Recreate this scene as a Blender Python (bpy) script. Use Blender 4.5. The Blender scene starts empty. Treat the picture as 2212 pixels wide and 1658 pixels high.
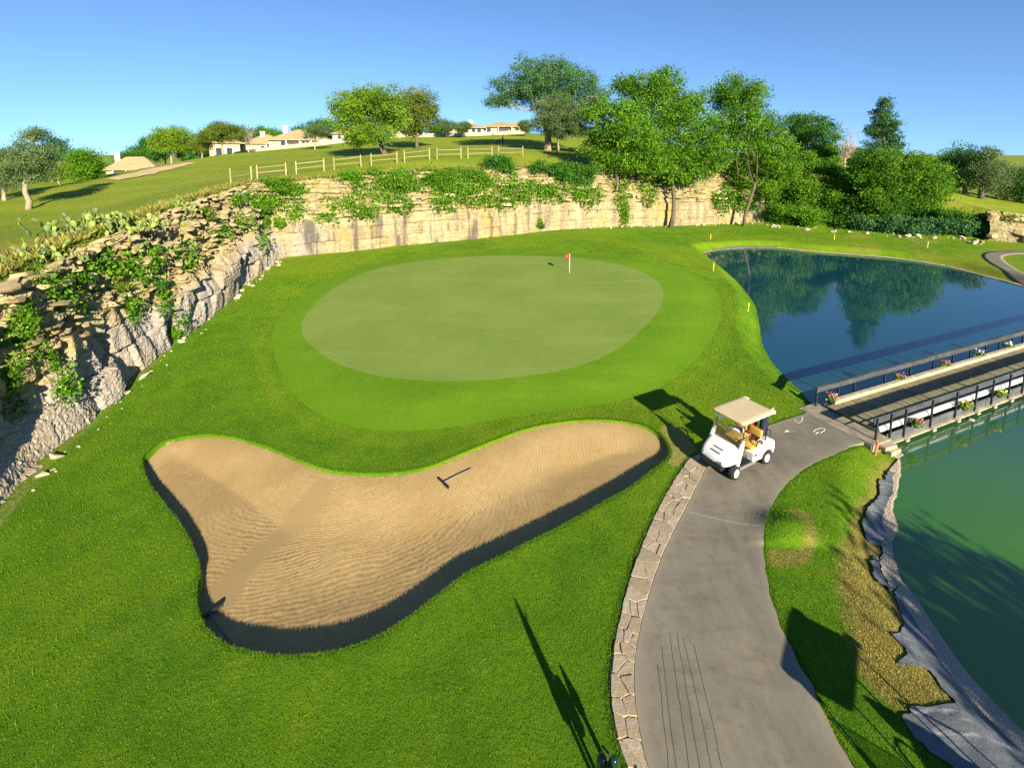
import bpy, bmesh, math, random
import numpy as np
from mathutils import Vector, Matrix

# ------------------------------------------------------------------ camera, sky, sun, exposure
SC = bpy.context.scene
COL = SC.collection
F, PITCH, HORIZON, CAMH = 1050.0, math.radians(8), 332.0, 10.5      # in pixels of a 2212 x 1658 picture
PPX, PPY = 1106.0, HORIZON + F * math.tan(PITCH)
cam_d = bpy.data.cameras.new('camera')
cam_d.sensor_width = 36.0
cam_d.sensor_fit = 'HORIZONTAL'
cam_d.lens = 36.0 * F / 2212.0
cam_d.shift_y = (PPY - 829.0) / 2212.0
cam_d.clip_start, cam_d.clip_end = 0.1, 8000.0
cam = bpy.data.objects.new('camera', cam_d)
COL.objects.link(cam)
cam.location = (0, 0, CAMH)
cam.rotation_euler = (math.radians(90) - PITCH, 0, 0)
SC.camera = cam

SUN_EL = math.radians(22.0)
SUN_XY = Vector((0.37, -0.929)).normalized()                        # horizontal direction towards the sun
SUN_DIR = Vector((SUN_XY.x * math.cos(SUN_EL), SUN_XY.y * math.cos(SUN_EL), math.sin(SUN_EL)))
world = bpy.data.worlds.new('World')
SC.world = world
world.use_nodes = True
wt = world.node_tree
wt.nodes.clear()
w_out = wt.nodes.new('ShaderNodeOutputWorld')
w_bg = wt.nodes.new('ShaderNodeBackground')
w_sky = wt.nodes.new('ShaderNodeTexSky')
w_sky.sky_type = 'NISHITA'
w_sky.sun_disc = False
w_sky.sun_elevation = SUN_EL
w_sky.sun_rotation = math.atan2(SUN_XY.x, SUN_XY.y)
w_sky.altitude = 200.0
w_sky.air_density = 1.0
w_sky.dust_density = 0.0
w_sky.ozone_density = 3.0
w_bg.inputs['Strength'].default_value = 0.063
# the photograph's cool white balance, and the yellow dust band kept just under the skyline
w_tc = wt.nodes.new('ShaderNodeTexCoord')
w_map = wt.nodes.new('ShaderNodeMapping')
w_map.inputs['Location'].default_value = (0, 0, 0.125)
w_map.inputs['Scale'].default_value = (1, 1, 1.1)
w_tint = wt.nodes.new('ShaderNodeMix')
w_tint.data_type, w_tint.blend_type = 'RGBA', 'MULTIPLY'
w_tint.inputs[0].default_value = 1.0
w_tint.inputs[7].default_value = (0.82, 0.985, 1.16, 1)
wt.links.new(w_tc.outputs['Generated'], w_map.inputs['Vector'])
wt.links.new(w_map.outputs[0], w_sky.inputs['Vector'])
wt.links.new(w_sky.outputs[0], w_tint.inputs[6])
wt.links.new(w_tint.outputs[2], w_bg.inputs['Color'])
wt.links.new(w_bg.outputs[0], w_out.inputs['Surface'])
sun_d = bpy.data.lights.new('sun', 'SUN')
sun_d.energy = 4.6
sun_d.angle = math.radians(0.5)
sun_d.color = (1.0, 0.90, 0.72)
sun = bpy.data.objects.new('sun', sun_d)
COL.objects.link(sun)
sun.rotation_euler = SUN_DIR.to_track_quat('Z', 'Y').to_euler()
SC.view_settings.view_transform = 'Standard'
SC.view_settings.look = 'None'
SC.view_settings.exposure = 1.52
SC.view_settings.gamma = 1.0
SC.view_settings.use_curve_mapping = False
SC.cycles.use_denoising = False
SC.cycles.max_bounces = 8
SC.cycles.transparent_max_bounces = 8
SC.cycles.caustics_reflective = False
SC.cycles.caustics_refractive = False

RNG = np.random.default_rng(7)
random.seed(7)

# ------------------------------------------------------------------ pixel -> world
CF, SF = math.cos(PITCH), math.sin(PITCH)
def ray(px, py):
    a = (px - PPX) / F
    b = (PPY - py) / F
    return np.array([a, CF + b * SF, -SF + b * CF])
def at_depth(px, py, y):
    """point on the pixel's ray at distance y ahead of the camera"""
    r = ray(px, py)
    t = y / r[1]
    return np.array([r[0] * t, y, CAMH + r[2] * t])
def on_plane(px, py, z=0.0):
    r = ray(px, py)
    t = (z - CAMH) / r[2]
    return np.array([r[0] * t, r[1] * t, z])
def project(p):
    v = np.array(p) - np.array([0, 0, CAMH])
    zc = CF * v[1] - SF * v[2]
    yc = SF * v[1] + CF * v[2]
    return PPX + F * v[0] / zc, PPY - F * yc / zc

# ------------------------------------------------------------------ numpy helpers
def sstep(a, b, x):
    t = np.clip((np.asarray(x, float) - a) / (b - a), 0, 1)
    return t * t * (3 - 2 * t)
def lerp(a, b, t):
    return a + (b - a) * t
def hash2(ix, iy, seed=0):
    h = (ix.astype(np.int64) * 374761393 + iy.astype(np.int64) * 668265263 + seed * 974711) & 0x7fffffff
    h = ((h ^ (h >> 13)) * 1274126177) & 0x7fffffff
    return ((h ^ (h >> 16)) & 0xffff) / 65535.0
def vnoise(x, y, seed=0):
    x = np.asarray(x, float); y = np.asarray(y, float)
    ix, iy = np.floor(x).astype(np.int64), np.floor(y).astype(np.int64)
    fx, fy = x - ix, y - iy
    fx = fx * fx * (3 - 2 * fx); fy = fy * fy * (3 - 2 * fy)
    a = hash2(ix, iy, seed); b = hash2(ix + 1, iy, seed)
    c = hash2(ix, iy + 1, seed); d = hash2(ix + 1, iy + 1, seed)
    return (lerp(lerp(a, b, fx), lerp(c, d, fx), fy)) * 2 - 1
def fbm(x, y, seed=0, octaves=4):
    s, a = 0, 0.5
    for o in range(octaves):
        s = s + a * vnoise(x * 2 ** o, y * 2 ** o, seed + o * 17)
        a *= 0.5
    return s
def smooth_poly(pts, closed=True, step=0.3):
    """Catmull-Rom through pts, resampled at about `step` metres"""
    p = np.array(pts, float)[:, :2]
    n = len(p)
    out = []
    for i in range(n if closed else n - 1):
        if closed:
            a, b, c, d = p[(i - 1) % n], p[i], p[(i + 1) % n], p[(i + 2) % n]
        else:
            a, b, c, d = p[max(i - 1, 0)], p[i], p[i + 1], p[min(i + 2, n - 1)]
        L = np.linalg.norm(c - b)
        k = max(2, int(L / step))
        for t in np.arange(k) / k:
            out.append(0.5 * ((2 * b) + (-a + c) * t + (2 * a - 5 * b + 4 * c - d) * t * t + (-a + 3 * b - 3 * c + d) * t ** 3))
    if not closed:
        out.append(p[-1])
    return np.array(out)
def seg_dist(poly, x, y, closed=True):
    """unsigned distance to a polyline plus the parameter (segment index + t) of the nearest point"""
    x = np.asarray(x, float).ravel(); y = np.asarray(y, float).ravel()
    best = np.full(x.shape, 1e18); par = np.zeros(x.shape)
    m = len(poly)
    for i in range(m if closed else m - 1):
        ax, ay = poly[i]; bx, by = poly[(i + 1) % m]
        dx, dy = bx - ax, by - ay
        t = np.clip(((x - ax) * dx + (y - ay) * dy) / (dx * dx + dy * dy + 1e-12), 0, 1)
        d = (x - ax - t * dx) ** 2 + (y - ay - t * dy) ** 2
        m_ = d < best
        best = np.where(m_, d, best); par = np.where(m_, i + t, par)
    return np.sqrt(best), par
def inside(poly, x, y):
    x = np.asarray(x, float).ravel(); y = np.asarray(y, float).ravel()
    r = np.zeros(x.shape, bool)
    m = len(poly)
    for i in range(m):
        ax, ay = poly[i]; bx, by = poly[(i + 1) % m]
        if ay == by: continue
        c = ((ay > y) != (by > y)) & (x < (bx - ax) * (y - ay) / (by - ay) + ax)
        r ^= c
    return r
def sdf(poly, x, y, far=6.0):
    """signed distance, negative inside; beyond `far` outside the box it is just large"""
    x = np.asarray(x, float); y = np.asarray(y, float)
    sh = x.shape
    xf, yf = x.ravel(), y.ravel()
    out = np.full(xf.shape, float(far))
    lo, hi = poly.min(0) - far, poly.max(0) + far
    m = (xf > lo[0]) & (xf < hi[0]) & (yf > lo[1]) & (yf < hi[1])
    if m.any():
        d, _ = seg_dist(poly, xf[m], yf[m])
        ins = inside(poly, xf[m], yf[m])
        out[m] = np.where(ins, -d, d)
    return out.reshape(sh)

# ------------------------------------------------------------------ object helpers
def tag(o, label=None, cat=None, group=None, kind=None):
    if label: o['label'] = label
    if cat: o['category'] = cat
    if group: o['group'] = group
    if kind: o['kind'] = kind
    return o
def link(o, parent=None):
    COL.objects.link(o)
    if parent is not None: o.parent = parent
    return o
def empty(name, loc=(0, 0, 0), rz=0.0):
    o = bpy.data.objects.new(name, None)
    o.empty_display_size = 0.2
    link(o)
    o.location = loc
    o.rotation_euler = (0, 0, rz)
    return o
def np_mesh(name, verts, quads=None, tris=None, mat=None, smooth=False, attrs=None):
    """mesh from numpy arrays"""
    me = bpy.data.meshes.new(name)
    verts = np.ascontiguousarray(verts, dtype=np.float32)
    me.vertices.add(len(verts))
    me.vertices.foreach_set('co', verts.ravel())
    loops, starts, totals = [], [], []
    s = 0
    if quads is not None and len(quads):
        q = np.asarray(quads, np.int32)
        loops.append(q.ravel()); starts.append(s + np.arange(len(q)) * 4); totals.append(np.full(len(q), 4)); s += q.size
    if tris is not None and len(tris):
        q = np.asarray(tris, np.int32)
        loops.append(q.ravel()); starts.append(s + np.arange(len(q)) * 3); totals.append(np.full(len(q), 3)); s += q.size
    loops = np.concatenate(loops).astype(np.int32)
    starts = np.concatenate(starts).astype(np.int32)
    me.loops.add(len(loops)); me.loops.foreach_set('vertex_index', loops)
    me.polygons.add(len(starts)); me.polygons.foreach_set('loop_start', starts)
    try: me.polygons.foreach_set('loop_total', np.concatenate(totals).astype(np.int32))
    except Exception: pass
    me.update(calc_edges=True)
    me.polygons.foreach_set('use_smooth', np.full(len(starts), smooth))
    for k, v in (attrs or {}).items():
        a = me.attributes.new(k, 'FLOAT', 'POINT')
        a.data.foreach_set('value', np.ascontiguousarray(v, dtype=np.float32).ravel())
    if mat is not None: me.materials.append(mat)
    return me
def grid_faces(nu, nv, wrap_u=False):
    """vertex i*nv+j"""
    i = np.arange(nu if wrap_u else nu - 1); j = np.arange(nv - 1)
    I, J = np.meshgrid(i, j, indexing='ij')
    I2 = (I + 1) % nu
    return np.stack([I * nv + J, I2 * nv + J, I2 * nv + J + 1, I * nv + J + 1], -1).reshape(-1, 4)
def mesh_obj(name, me, parent=None, loc=None):
    o = bpy.data.objects.new(name, me)
    link(o, parent)
    if loc is not None: o.location = loc
    return o

class MB:
    """collects simple shapes into ONE mesh"""
    def __init__(self):
        self.v, self.f = [], []
    def add(self, verts, faces):
        n = len(self.v)
        self.v += [tuple(map(float, p)) for p in verts]
        self.f += [tuple(n + k for k in fc) for fc in faces]
        return self
    def box(self, c, s, rot=None, taper=1.0):
        cx, cy, cz = c; hx, hy, hz = s[0] / 2, s[1] / 2, s[2] / 2
        P = []
        for z, k in ((-hz, 1.0), (hz, taper)):
            for x, y in ((-hx, -hy), (hx, -hy), (hx, hy), (-hx, hy)):
                p = Vector((x * k, y * k, z))
                if rot is not None: p = rot @ p
                P.append((p.x + cx, p.y + cy, p.z + cz))
        return self.add(P, [(0, 3, 2, 1), (4, 5, 6, 7), (0, 1, 5, 4), (1, 2, 6, 5), (2, 3, 7, 6), (3, 0, 4, 7)])
    def tube(self, pts, rads, n=8, cap=True):
        pts = [Vector(p) for p in pts]
        if not hasattr(rads, '__len__'): rads = [rads] * len(pts)
        V, Fc = [], []
        ref = None
        for i, p in enumerate(pts):
            d = (pts[min(i + 1, len(pts) - 1)] - pts[max(i - 1, 0)])
            d = d.normalized() if d.length > 1e-9 else Vector((0, 0, 1))
            if ref is None:
                ref = Vector((0, 0, 1)) if abs(d.z) < 0.9 else Vector((1, 0, 0))
            a = d.cross(ref)
            if a.length < 1e-6: a = d.orthogonal()
            a.normalize(); b = a.cross(d).normalized(); ref = b
            for k in range(n):
                t = 2 * math.pi * k / n
                V.append(p + (a * math.cos(t) + b * math.sin(t)) * rads[i])
        for i in range(len(pts) - 1):
            for k in range(n):
                Fc.append((i * n + k, (i + 1) * n + k, (i + 1) * n + (k + 1) % n, i * n + (k + 1) % n))
        if cap:
            Fc.append(tuple(range(n))); Fc.append(tuple((len(pts) - 1) * n + k for k in reversed(range(n))))
        return self.add(V, Fc)
    def lathe(self, prof, c=(0, 0, 0), axis='z', n=16):
        """profile of (radius, height)"""
        V, Fc = [], []
        for r, h in prof:
            for k in range(n):
                t = 2 * math.pi * k / n
                x, y = r * math.cos(t), r * math.sin(t)
                p = (x, y, h) if axis == 'z' else ((x, h, y) if axis == 'y' else (h, x, y))
                V.append((p[0] + c[0], p[1] + c[1], p[2] + c[2]))
        m = len(prof)
        for i in range(m - 1):
            for k in range(n):
                Fc.append((i * n + k, i * n + (k + 1) % n, (i + 1) * n + (k + 1) % n, (i + 1) * n + k))
        Fc.append(tuple(reversed(range(n)))); Fc.append(tuple((m - 1) * n + k for k in range(n)))
        return self.add(V, Fc)
    def prism(self, poly, z0, z1, top_inset=0.0):
        """polygon in xy from z0 to z1"""
        n = len(poly)
        c = np.mean(np.array(poly), 0)
        V = [(x, y, z0) for x, y in poly]
        V += [(c[0] + (x - c[0]) * (1 - top_inset), c[1] + (y - c[1]) * (1 - top_inset), z1) for x, y in poly]
        Fc = [tuple(reversed(range(n))), tuple(n + k for k in range(n))]
        Fc += [(k, (k + 1) % n, n + (k + 1) % n, n + k) for k in range(n)]
        return self.add(V, Fc)
    def loft(self, rings, cap=True):
        n = len(rings[0]); V = []; Fc = []
        for r in rings: V += list(r)
        for i in range(len(rings) - 1):
            for k in range(n):
                Fc.append((i * n + k, i * n + (k + 1) % n, (i + 1) * n + (k + 1) % n, (i + 1) * n + k))
        if cap:
            Fc.append(tuple(reversed(range(n)))); Fc.append(tuple((len(rings) - 1) * n + k for k in range(n)))
        return self.add(V, Fc)
    def mesh(self, name, mat, smooth=False):
        me = bpy.data.meshes.new(name)
        me.from_pydata(self.v, [], self.f)
        bm = bmesh.new(); bm.from_mesh(me)
        bmesh.ops.recalc_face_normals(bm, faces=bm.faces)
        bm.to_mesh(me); bm.free()
        if smooth: me.polygons.foreach_set('use_smooth', np.full(len(me.polygons), True))
        if mat: me.materials.append(mat)
        return me
    def build(self, name, mat, parent=None, smooth=False, bevel=0.0, subsurf=0, seg=2):
        o = bpy.data.objects.new(name, self.mesh(name, mat, smooth))
        link(o, parent)
        if bevel:
            m = o.modifiers.new('bevel', 'BEVEL'); m.width = bevel; m.segments = seg; m.limit_method = 'ANGLE'; m.angle_limit = math.radians(35)
        if subsurf:
            m = o.modifiers.new('subsurf', 'SUBSURF'); m.levels = subsurf; m.render_levels = subsurf
        return o
def copy_tree(o, parent=None):
    c = o.copy(); link(c)
    c.parent = parent
    for ch in list(o.children): copy_tree(ch, c)
    return c
# ------------------------------------------------------------------ materials (all procedural)
class NT:
    def __init__(self, name):
        self.m = bpy.data.materials.new(name)
        self.m.use_nodes = True
        self.t = self.m.node_tree
        self.t.nodes.clear()
        self.out = self.t.nodes.new('ShaderNodeOutputMaterial')
        self.p = self.t.nodes.new('ShaderNodeBsdfPrincipled')
        self.t.links.new(self.p.outputs[0], self.out.inputs['Surface'])
        self.co = None
    def n(self, kind, **kw):
        nd = self.t.nodes.new(kind)
        for k, v in kw.items(): setattr(nd, k, v)
        return nd
    def l(self, a, b): self.t.links.new(a, b)
    def coord(self, which='Object'):
        if self.co is None: self.co = self.n('ShaderNodeTexCoord')
        return self.co.outputs[which]
    def mapped(self, scale=(1, 1, 1), rot=(0, 0, 0), src=None):
        mp = self.n('ShaderNodeMapping')
        mp.inputs['Scale'].default_value = scale; mp.inputs['Rotation'].default_value = rot
        self.l(src or self.coord(), mp.inputs['Vector'])
        return mp.outputs[0]
    def noise(self, scale, detail=4, rough=0.55, vec=None, dist=0.0):
        nd = self.n('ShaderNodeTexNoise')
        nd.inputs['Scale'].default_value = scale; nd.inputs['Detail'].default_value = detail
        nd.inputs['Roughness'].default_value = rough; nd.inputs['Distortion'].default_value = dist
        self.l(vec or self.coord(), nd.inputs['Vector'])
        return nd.outputs[0]
    def voro(self, scale, vec=None, feature='F1', out=0):
        nd = self.n('ShaderNodeTexVoronoi', feature=feature)
        nd.inputs['Scale'].default_value = scale
        self.l(vec or self.coord(), nd.inputs['Vector'])
        return nd.outputs[out]
    def attr(self, name):
        nd = self.n('ShaderNodeAttribute', attribute_name=name)
        return nd.outputs['Fac']
    def rng(self, x, a, b, c=0.0, d=1.0):
        nd = self.n('ShaderNodeMapRange')
        self.l(x, nd.inputs[0])
        for k, v in zip((1, 2, 3, 4), (a, b, c, d)): nd.inputs[k].default_value = v
        return nd.outputs[0]
    def math(self, op, a, b=None):
        nd = self.n('ShaderNodeMath', operation=op)
        for k, v in enumerate((a, b)):
            if v is None: continue
            if isinstance(v, (int, float)): nd.inputs[k].default_value = v
            else: self.l(v, nd.inputs[k])
        return nd.outputs[0]
    def mix(self, f, a, b, blend='MIX'):
        nd = self.n('ShaderNodeMix', data_type='RGBA', blend_type=blend)
        if isinstance(f, (int, float)): nd.inputs[0].default_value = f
        else: self.l(f, nd.inputs[0])
        for k, v in ((6, a), (7, b)):
            if isinstance(v, tuple): nd.inputs[k].default_value = (*v, 1)
            else: self.l(v, nd.inputs[k])
        return nd.outputs[2]
    def bump(self, h, strength=0.5, dist=0.02, base=None):
        nd = self.n('ShaderNodeBump')
        nd.inputs['Strength'].default_value = strength; nd.inputs['Distance'].default_value = dist
        self.l(h, nd.inputs['Height'])
        if base is not None: self.l(base, nd.inputs['Normal'])
        return nd.outputs[0]
    def fin(self, col=None, rough=0.8, normal=None, spec=0.3, metal=0.0):
        if col is not None:
            if isinstance(col, tuple): self.p.inputs['Base Color'].default_value = (*col, 1)
            else: self.l(col, self.p.inputs['Base Color'])
        if isinstance(rough, (int, float)): self.p.inputs['Roughness'].default_value = rough
        else: self.l(rough, self.p.inputs['Roughness'])
        if normal is not None: self.l(normal, self.p.inputs['Normal'])
        self.p.inputs['Specular IOR Level'].default_value = spec
        self.p.inputs['Metallic'].default_value = metal
        return self.m
M = {}
def plain(name, col, rough=0.6, spec=0.4, metal=0.0, var=0.12, scale=6.0, bump=0.0, bscale=40.0):
    """painted / plain stuff with a little wear"""
    t = NT(name)
    f = t.noise(scale, 5, 0.6)
    dark = tuple(c * (1 - var * 1.5) for c in col); lite = tuple(min(1, c * (1 + var)) for c in col)
    c = t.mix(t.rng(f, 0.3, 0.7), dark, lite)
    nm = t.bump(t.noise(bscale, 4), bump, 0.01) if bump else None
    M[name] = t.fin(c, rough, nm, spec, metal)
    return M[name]

# ---- grass: the wide ground sheet; attributes say what grows where
def make_ground():
    t = NT('grass')
    big = t.noise(0.16, 4, 0.6)
    mid = t.noise(1.1, 5, 0.65)
    fine = t.noise(9.0, 6, 0.75)
    vfine = t.noise(34.0, 4, 0.8)
    g1 = t.mix(t.rng(big, 0.35, 0.65), (0.062, 0.168, 0.003), (0.100, 0.228, 0.004))
    g2 = t.mix(t.rng(mid, 0.35, 0.68), g1, (0.128, 0.245, 0.005))
    g2 = t.mix(t.math('MULTIPLY', t.rng(fine, 0.45, 0.75), 0.55), g2, (0.185, 0.295, 0.010))
    pat = t.noise(0.42, 4, 0.62, None, 0.6)
    g2 = t.mix(t.math('MULTIPLY', t.rng(pat, 0.55, 0.40), 0.5), g2, (0.052, 0.150, 0.003))
    g2 = t.mix(t.math('MULTIPLY', t.rng(pat, 0.60, 0.74), 0.55), g2, (0.195, 0.255, 0.008))
    g2 = t.mix(t.math('MULTIPLY', t.rng(vfine, 0.52, 0.30), 0.5), g2, (0.032, 0.105, 0.002))
    # hill grass: drier, more olive, with old mowing bands
    band = t.noise(1.0, 3, 0.5, t.mapped((0.02, 0.22, 1), (0, 0, 0.25)))
    h1 = t.mix(t.rng(band, 0.38, 0.62), (0.150, 0.225, 0.010), (0.215, 0.260, 0.016))
    h1 = t.mix(t.math('MULTIPLY', t.rng(mid, 0.4, 0.7), 0.45), h1, (0.205, 0.190, 0.024))
    h1 = t.mix(t.math('MULTIPLY', t.rng(fine, 0.5, 0.35), 0.4), h1, (0.095, 0.125, 0.010))
    col = t.mix(t.attr('hill'), g2, h1)
    # dry, straw coloured grass and worn soil
    dcol = t.mix(t.rng(fine, 0.35, 0.68), (0.20, 0.165, 0.030), (0.36, 0.30, 0.075))
    dcol = t.mix(t.math('MULTIPLY', t.rng(vfine, 0.5, 0.34), 0.7), dcol, (0.10, 0.09, 0.02))
    dm = t.rng(t.math('ADD', t.attr('dry'), t.math('MULTIPLY', t.math('SUBTRACT', mid, 0.5), 0.7)), 0.35, 0.65)
    col = t.mix(dm, col, dcol)
    scol = t.mix(t.rng(fine, 0.35, 0.7), (0.27, 0.185, 0.08), (0.42, 0.31, 0.15))
    sm = t.rng(t.math('ADD', t.attr('soil'), t.math('MULTIPLY', t.math('SUBTRACT', fine, 0.5), 0.9)), 0.4, 0.6)
    col = t.mix(sm, col, scol)
    # yellow-green worn band
    ym = t.rng(t.math('ADD', t.attr('lime'), t.math('MULTIPLY', t.math('SUBTRACT', mid, 0.5), 0.8)), 0.3, 0.9)
    col = t.mix(t.math('MULTIPLY', ym, 0.6), col, (0.19, 0.26, 0.008))
    # faint mowing lines that follow the fringe of the green
    mw = t.math('SINE', t.math('MULTIPLY', t.math('ADD', t.attr('mow'), t.math('MULTIPLY', t.noise(0.3, 3, 0.5), 1.6)), 2 * math.pi / 1.15))
    mk = t.math('MULTIPLY', t.rng(mw, -0.2, 1.0), t.rng(t.attr('mow'), 0.0, 9.0, 0.34, 0.0))
    col = t.mix(t.math('MULTIPLY', mk, t.rng(big, 0.3, 0.6)), col, (0.175, 0.270, 0.010))
    b1 = t.bump(vfine, 0.9, 0.05)
    b2 = t.bump(fine, 0.7, 0.10, b1)
    M['grass'] = t.fin(col, 0.85, b2, 0.12)
make_ground()
def make_turf(name, c0, c1, c2, bump, rim=None):
    t = NT(name)
    big = t.noise(0.22, 4, 0.6)
    mid = t.noise(2.2, 5, 0.7)
    vf = t.noise(45.0, 3, 0.8)
    stripe = t.noise(1.0, 3, 0.55, t.mapped((0.10, 0.9, 1), (0, 0, 0.5)))
    c = t.mix(t.rng(big, 0.36, 0.64), c0, c1)
    c = t.mix(t.math('MULTIPLY', t.rng(mid, 0.45, 0.75), 0.4), c, c2)
    c = t.mix(t.math('MULTIPLY', t.rng(stripe, 0.5, 0.66), 0.35), c, c2)
    c = t.mix(t.math('MULTIPLY', t.rng(vf, 0.5, 0.34), 0.30), c, tuple(k * 0.5 for k in c0))
    e = t.attr('edge')
    en = t.rng(t.math('ADD', e, t.math('MULTIPLY', t.math('SUBTRACT', mid, 0.5), 1.0)), 0.55, 1.0)
    c = t.mix(t.math('MULTIPLY', en, 0.6), c, rim or tuple(min(1, k * 1.3) for k in c2))
    M[name] = t.fin(c, 0.8, t.bump(vf, bump, 0.02), 0.15)
make_turf('green_turf', (0.135, 0.198, 0.032), (0.168, 0.226, 0.044), (0.196, 0.258, 0.052), 0.35)
make_turf('collar_turf', (0.086, 0.188, 0.004), (0.112, 0.220, 0.005), (0.150, 0.262, 0.008), 0.8, (0.098, 0.205, 0.004))

def make_sand():
    t = NT('sand')
    big = t.noise(0.5, 4, 0.6); fine = t.noise(60.0, 3, 0.7); mid = t.noise(5.0, 4, 0.6)
    c = t.mix(t.rng(big, 0.35, 0.65), (0.285, 0.192, 0.076), (0.345, 0.242, 0.105))
    c = t.mix(t.math('MULTIPLY', t.rng(mid, 0.45, 0.7), 0.4), c, (0.255, 0.168, 0.064))
    c = t.mix(t.math('MULTIPLY', t.rng(fine, 0.4, 0.7), 0.35), c, (0.45, 0.325, 0.155))
    c = t.mix(t.attr('track'), c, (0.285, 0.198, 0.090))
    # raked furrows follow the attribute `rake` (metres across the strokes)
    wob = t.math('MULTIPLY', t.math('SUBTRACT', t.noise(1.3, 3, 0.6), 0.5), 0.22)
    wob2 = t.math('MULTIPLY', t.math('SUBTRACT', t.noise(14.0, 3, 0.6), 0.5), 0.07)
    ph = t.math('MULTIPLY', t.math('ADD', t.math('ADD', t.attr('rake'), wob), wob2), 2 * math.pi / 0.085)
    s = t.math('SINE', ph)
    s2 = t.math('SINE', t.math('MULTIPLY', ph, 0.31))
    amp = t.rng(t.noise(0.9, 3, 0.6), 0.32, 0.6, 0.25, 1.0)
    s = t.math('MULTIPLY', t.math('ADD', s, t.math('MULTIPLY', s2, 0.5)), amp)
    keep = t.math('SUBTRACT', 1.0, t.attr('flat'))
    h = t.math('MULTIPLY', s, keep)
    b = t.bump(h, 0.20, 0.016)
    b = t.bump(t.noise(30, 4, 0.7), 0.25, 0.02, b)
    M['sand'] = t.fin(c, 0.95, b, 0.1)
make_sand()

def make_path():
    t = NT('path_concrete')
    big = t.noise(0.35, 5, 0.65); st = t.noise(1.0, 5, 0.65, t.mapped((1.5, 0.5, 1), (0, 0, 0.35)))
    fine = t.noise(55, 4, 0.7); spots = t.noise(3.2, 6, 0.75)
    c = t.mix(t.rng(big, 0.3, 0.7), (0.105, 0.098, 0.076), (0.178, 0.162, 0.122))
    c = t.mix(t.math('MULTIPLY', t.rng(st, 0.42, 0.66), 0.5), c, (0.225, 0.195, 0.135))
    c = t.mix(t.math('MULTIPLY', t.rng(spots, 0.52, 0.72), 0.6), c, (0.072, 0.062, 0.044))
    drag = t.noise(1.0, 5, 0.7, t.mapped((0.5, 2.6, 1), (0, 0, -0.25)))
    c = t.mix(t.math('MULTIPLY', t.rng(drag, 0.5, 0.7), 0.55), c, (0.120, 0.088, 0.052))
    c = t.mix(t.math('MULTIPLY', t.rng(fine, 0.45, 0.7), 0.30), c, (0.26, 0.235, 0.18))
    c = t.mix(t.math('MULTIPLY', t.rng(t.attr('edge'), 0.0, 1.0), 0.5), c, (0.27, 0.235, 0.17))
    M['path_concrete'] = t.fin(c, 0.9, t.bump(fine, 0.3, 0.01), 0.2)
make_path()

def make_rock(name, a, b, c3, grey):
    t = NT(name)
    n1 = t.noise(0.55, 6, 0.65); n2 = t.noise(3.0, 6, 0.7)
    lay = t.noise(1.0, 5, 0.6, t.mapped((0.35, 0.35, 5.0)))
    col = t.mix(t.rng(n1, 0.34, 0.66), a, b)
    col = t.mix(t.math('MULTIPLY', t.rng(lay, 0.42, 0.68), 0.65), col, c3)
    col = t.mix(t.math('MULTIPLY', t.rng(n2, 0.48, 0.72), 0.45), col, tuple(k * 0.55 for k in a))
    och = t.noise(0.23, 5, 0.7)
    col = t.mix(t.math('MULTIPLY', t.rng(och, 0.52, 0.66), 0.7), col, (0.36, 0.245, 0.065))
    crk = t.rng(t.voro(1.1, t.mapped((0.55, 0.55, 1.5), (0, 0, 0)), 'DISTANCE_TO_EDGE'), 0.0, 0.035, 1.0, 0.0)
    col = t.mix(t.math('MULTIPLY', crk, 0.55), col, (0.10, 0.08, 0.05))
    # weathered grey lower wall with dark water streaks running down
    streak = t.noise(1.0, 4, 0.6, t.mapped((1.1, 1.1, 0.10)))
    gcol = t.mix(t.rng(n2, 0.35, 0.65), grey, tuple(min(1, k * 1.7) for k in grey))
    gm = t.rng(t.math('ADD', t.attr('grey'), t.math('MULTIPLY', t.math('SUBTRACT', n1, 0.5), 0.8)), 0.35, 0.7)
    col = t.mix(gm, col, gcol)
    sk = t.math('MULTIPLY', t.rng(streak, 0.49, 0.60), t.attr('streak'))
    col = t.mix(t.math('MULTIPLY', sk, 0.85), col, (0.085, 0.075, 0.065))
    # moss tints on ledges
    moss = t.math('MULTIPLY', t.rng(t.noise(1.1, 5, 0.75), 0.47, 0.62), t.attr('moss'))
    col = t.mix(t.math('MULTIPLY', moss, 0.75), col, (0.20, 0.21, 0.025))
    b_ = t.bump(n2, 0.8, 0.10)
    b_ = t.bump(t.noise(14, 5, 0.7), 0.55, 0.03, b_)
    M[name] = t.fin(col, 0.9, b_, 0.2)
make_rock('limestone', (0.245, 0.180, 0.080), (0.375, 0.300, 0.175), (0.44, 0.365, 0.215), (0.205, 0.180, 0.152))
def make_stone(name, a, b, c3):
    t = NT(name)
    oi = t.n('ShaderNodeObjectInfo').outputs['Random']
    n2 = t.noise(2.5, 6, 0.7); n3 = t.noise(11, 5, 0.7)
    col = t.mix(oi, a, b)
    col = t.mix(t.math('MULTIPLY', t.rng(n2, 0.40, 0.68), 0.6), col, c3)
    col = t.mix(t.math('MULTIPLY', t.rng(n3, 0.52, 0.72), 0.4), col, tuple(k * 0.5 for k in a))
    M[name] = t.fin(col, 0.9, t.bump(n3, 0.6, 0.03), 0.2)
make_stone('slab_stone', (0.27, 0.19, 0.085), (0.44, 0.35, 0.19), (0.46, 0.34, 0.14))
make_stone('pale_stone', (0.32, 0.26, 0.17), (0.50, 0.43, 0.31), (0.44, 0.36, 0.23))
make_stone('kerb_stone', (0.27, 0.22, 0.15), (0.38, 0.325, 0.235), (0.37, 0.255, 0.12))
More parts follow.
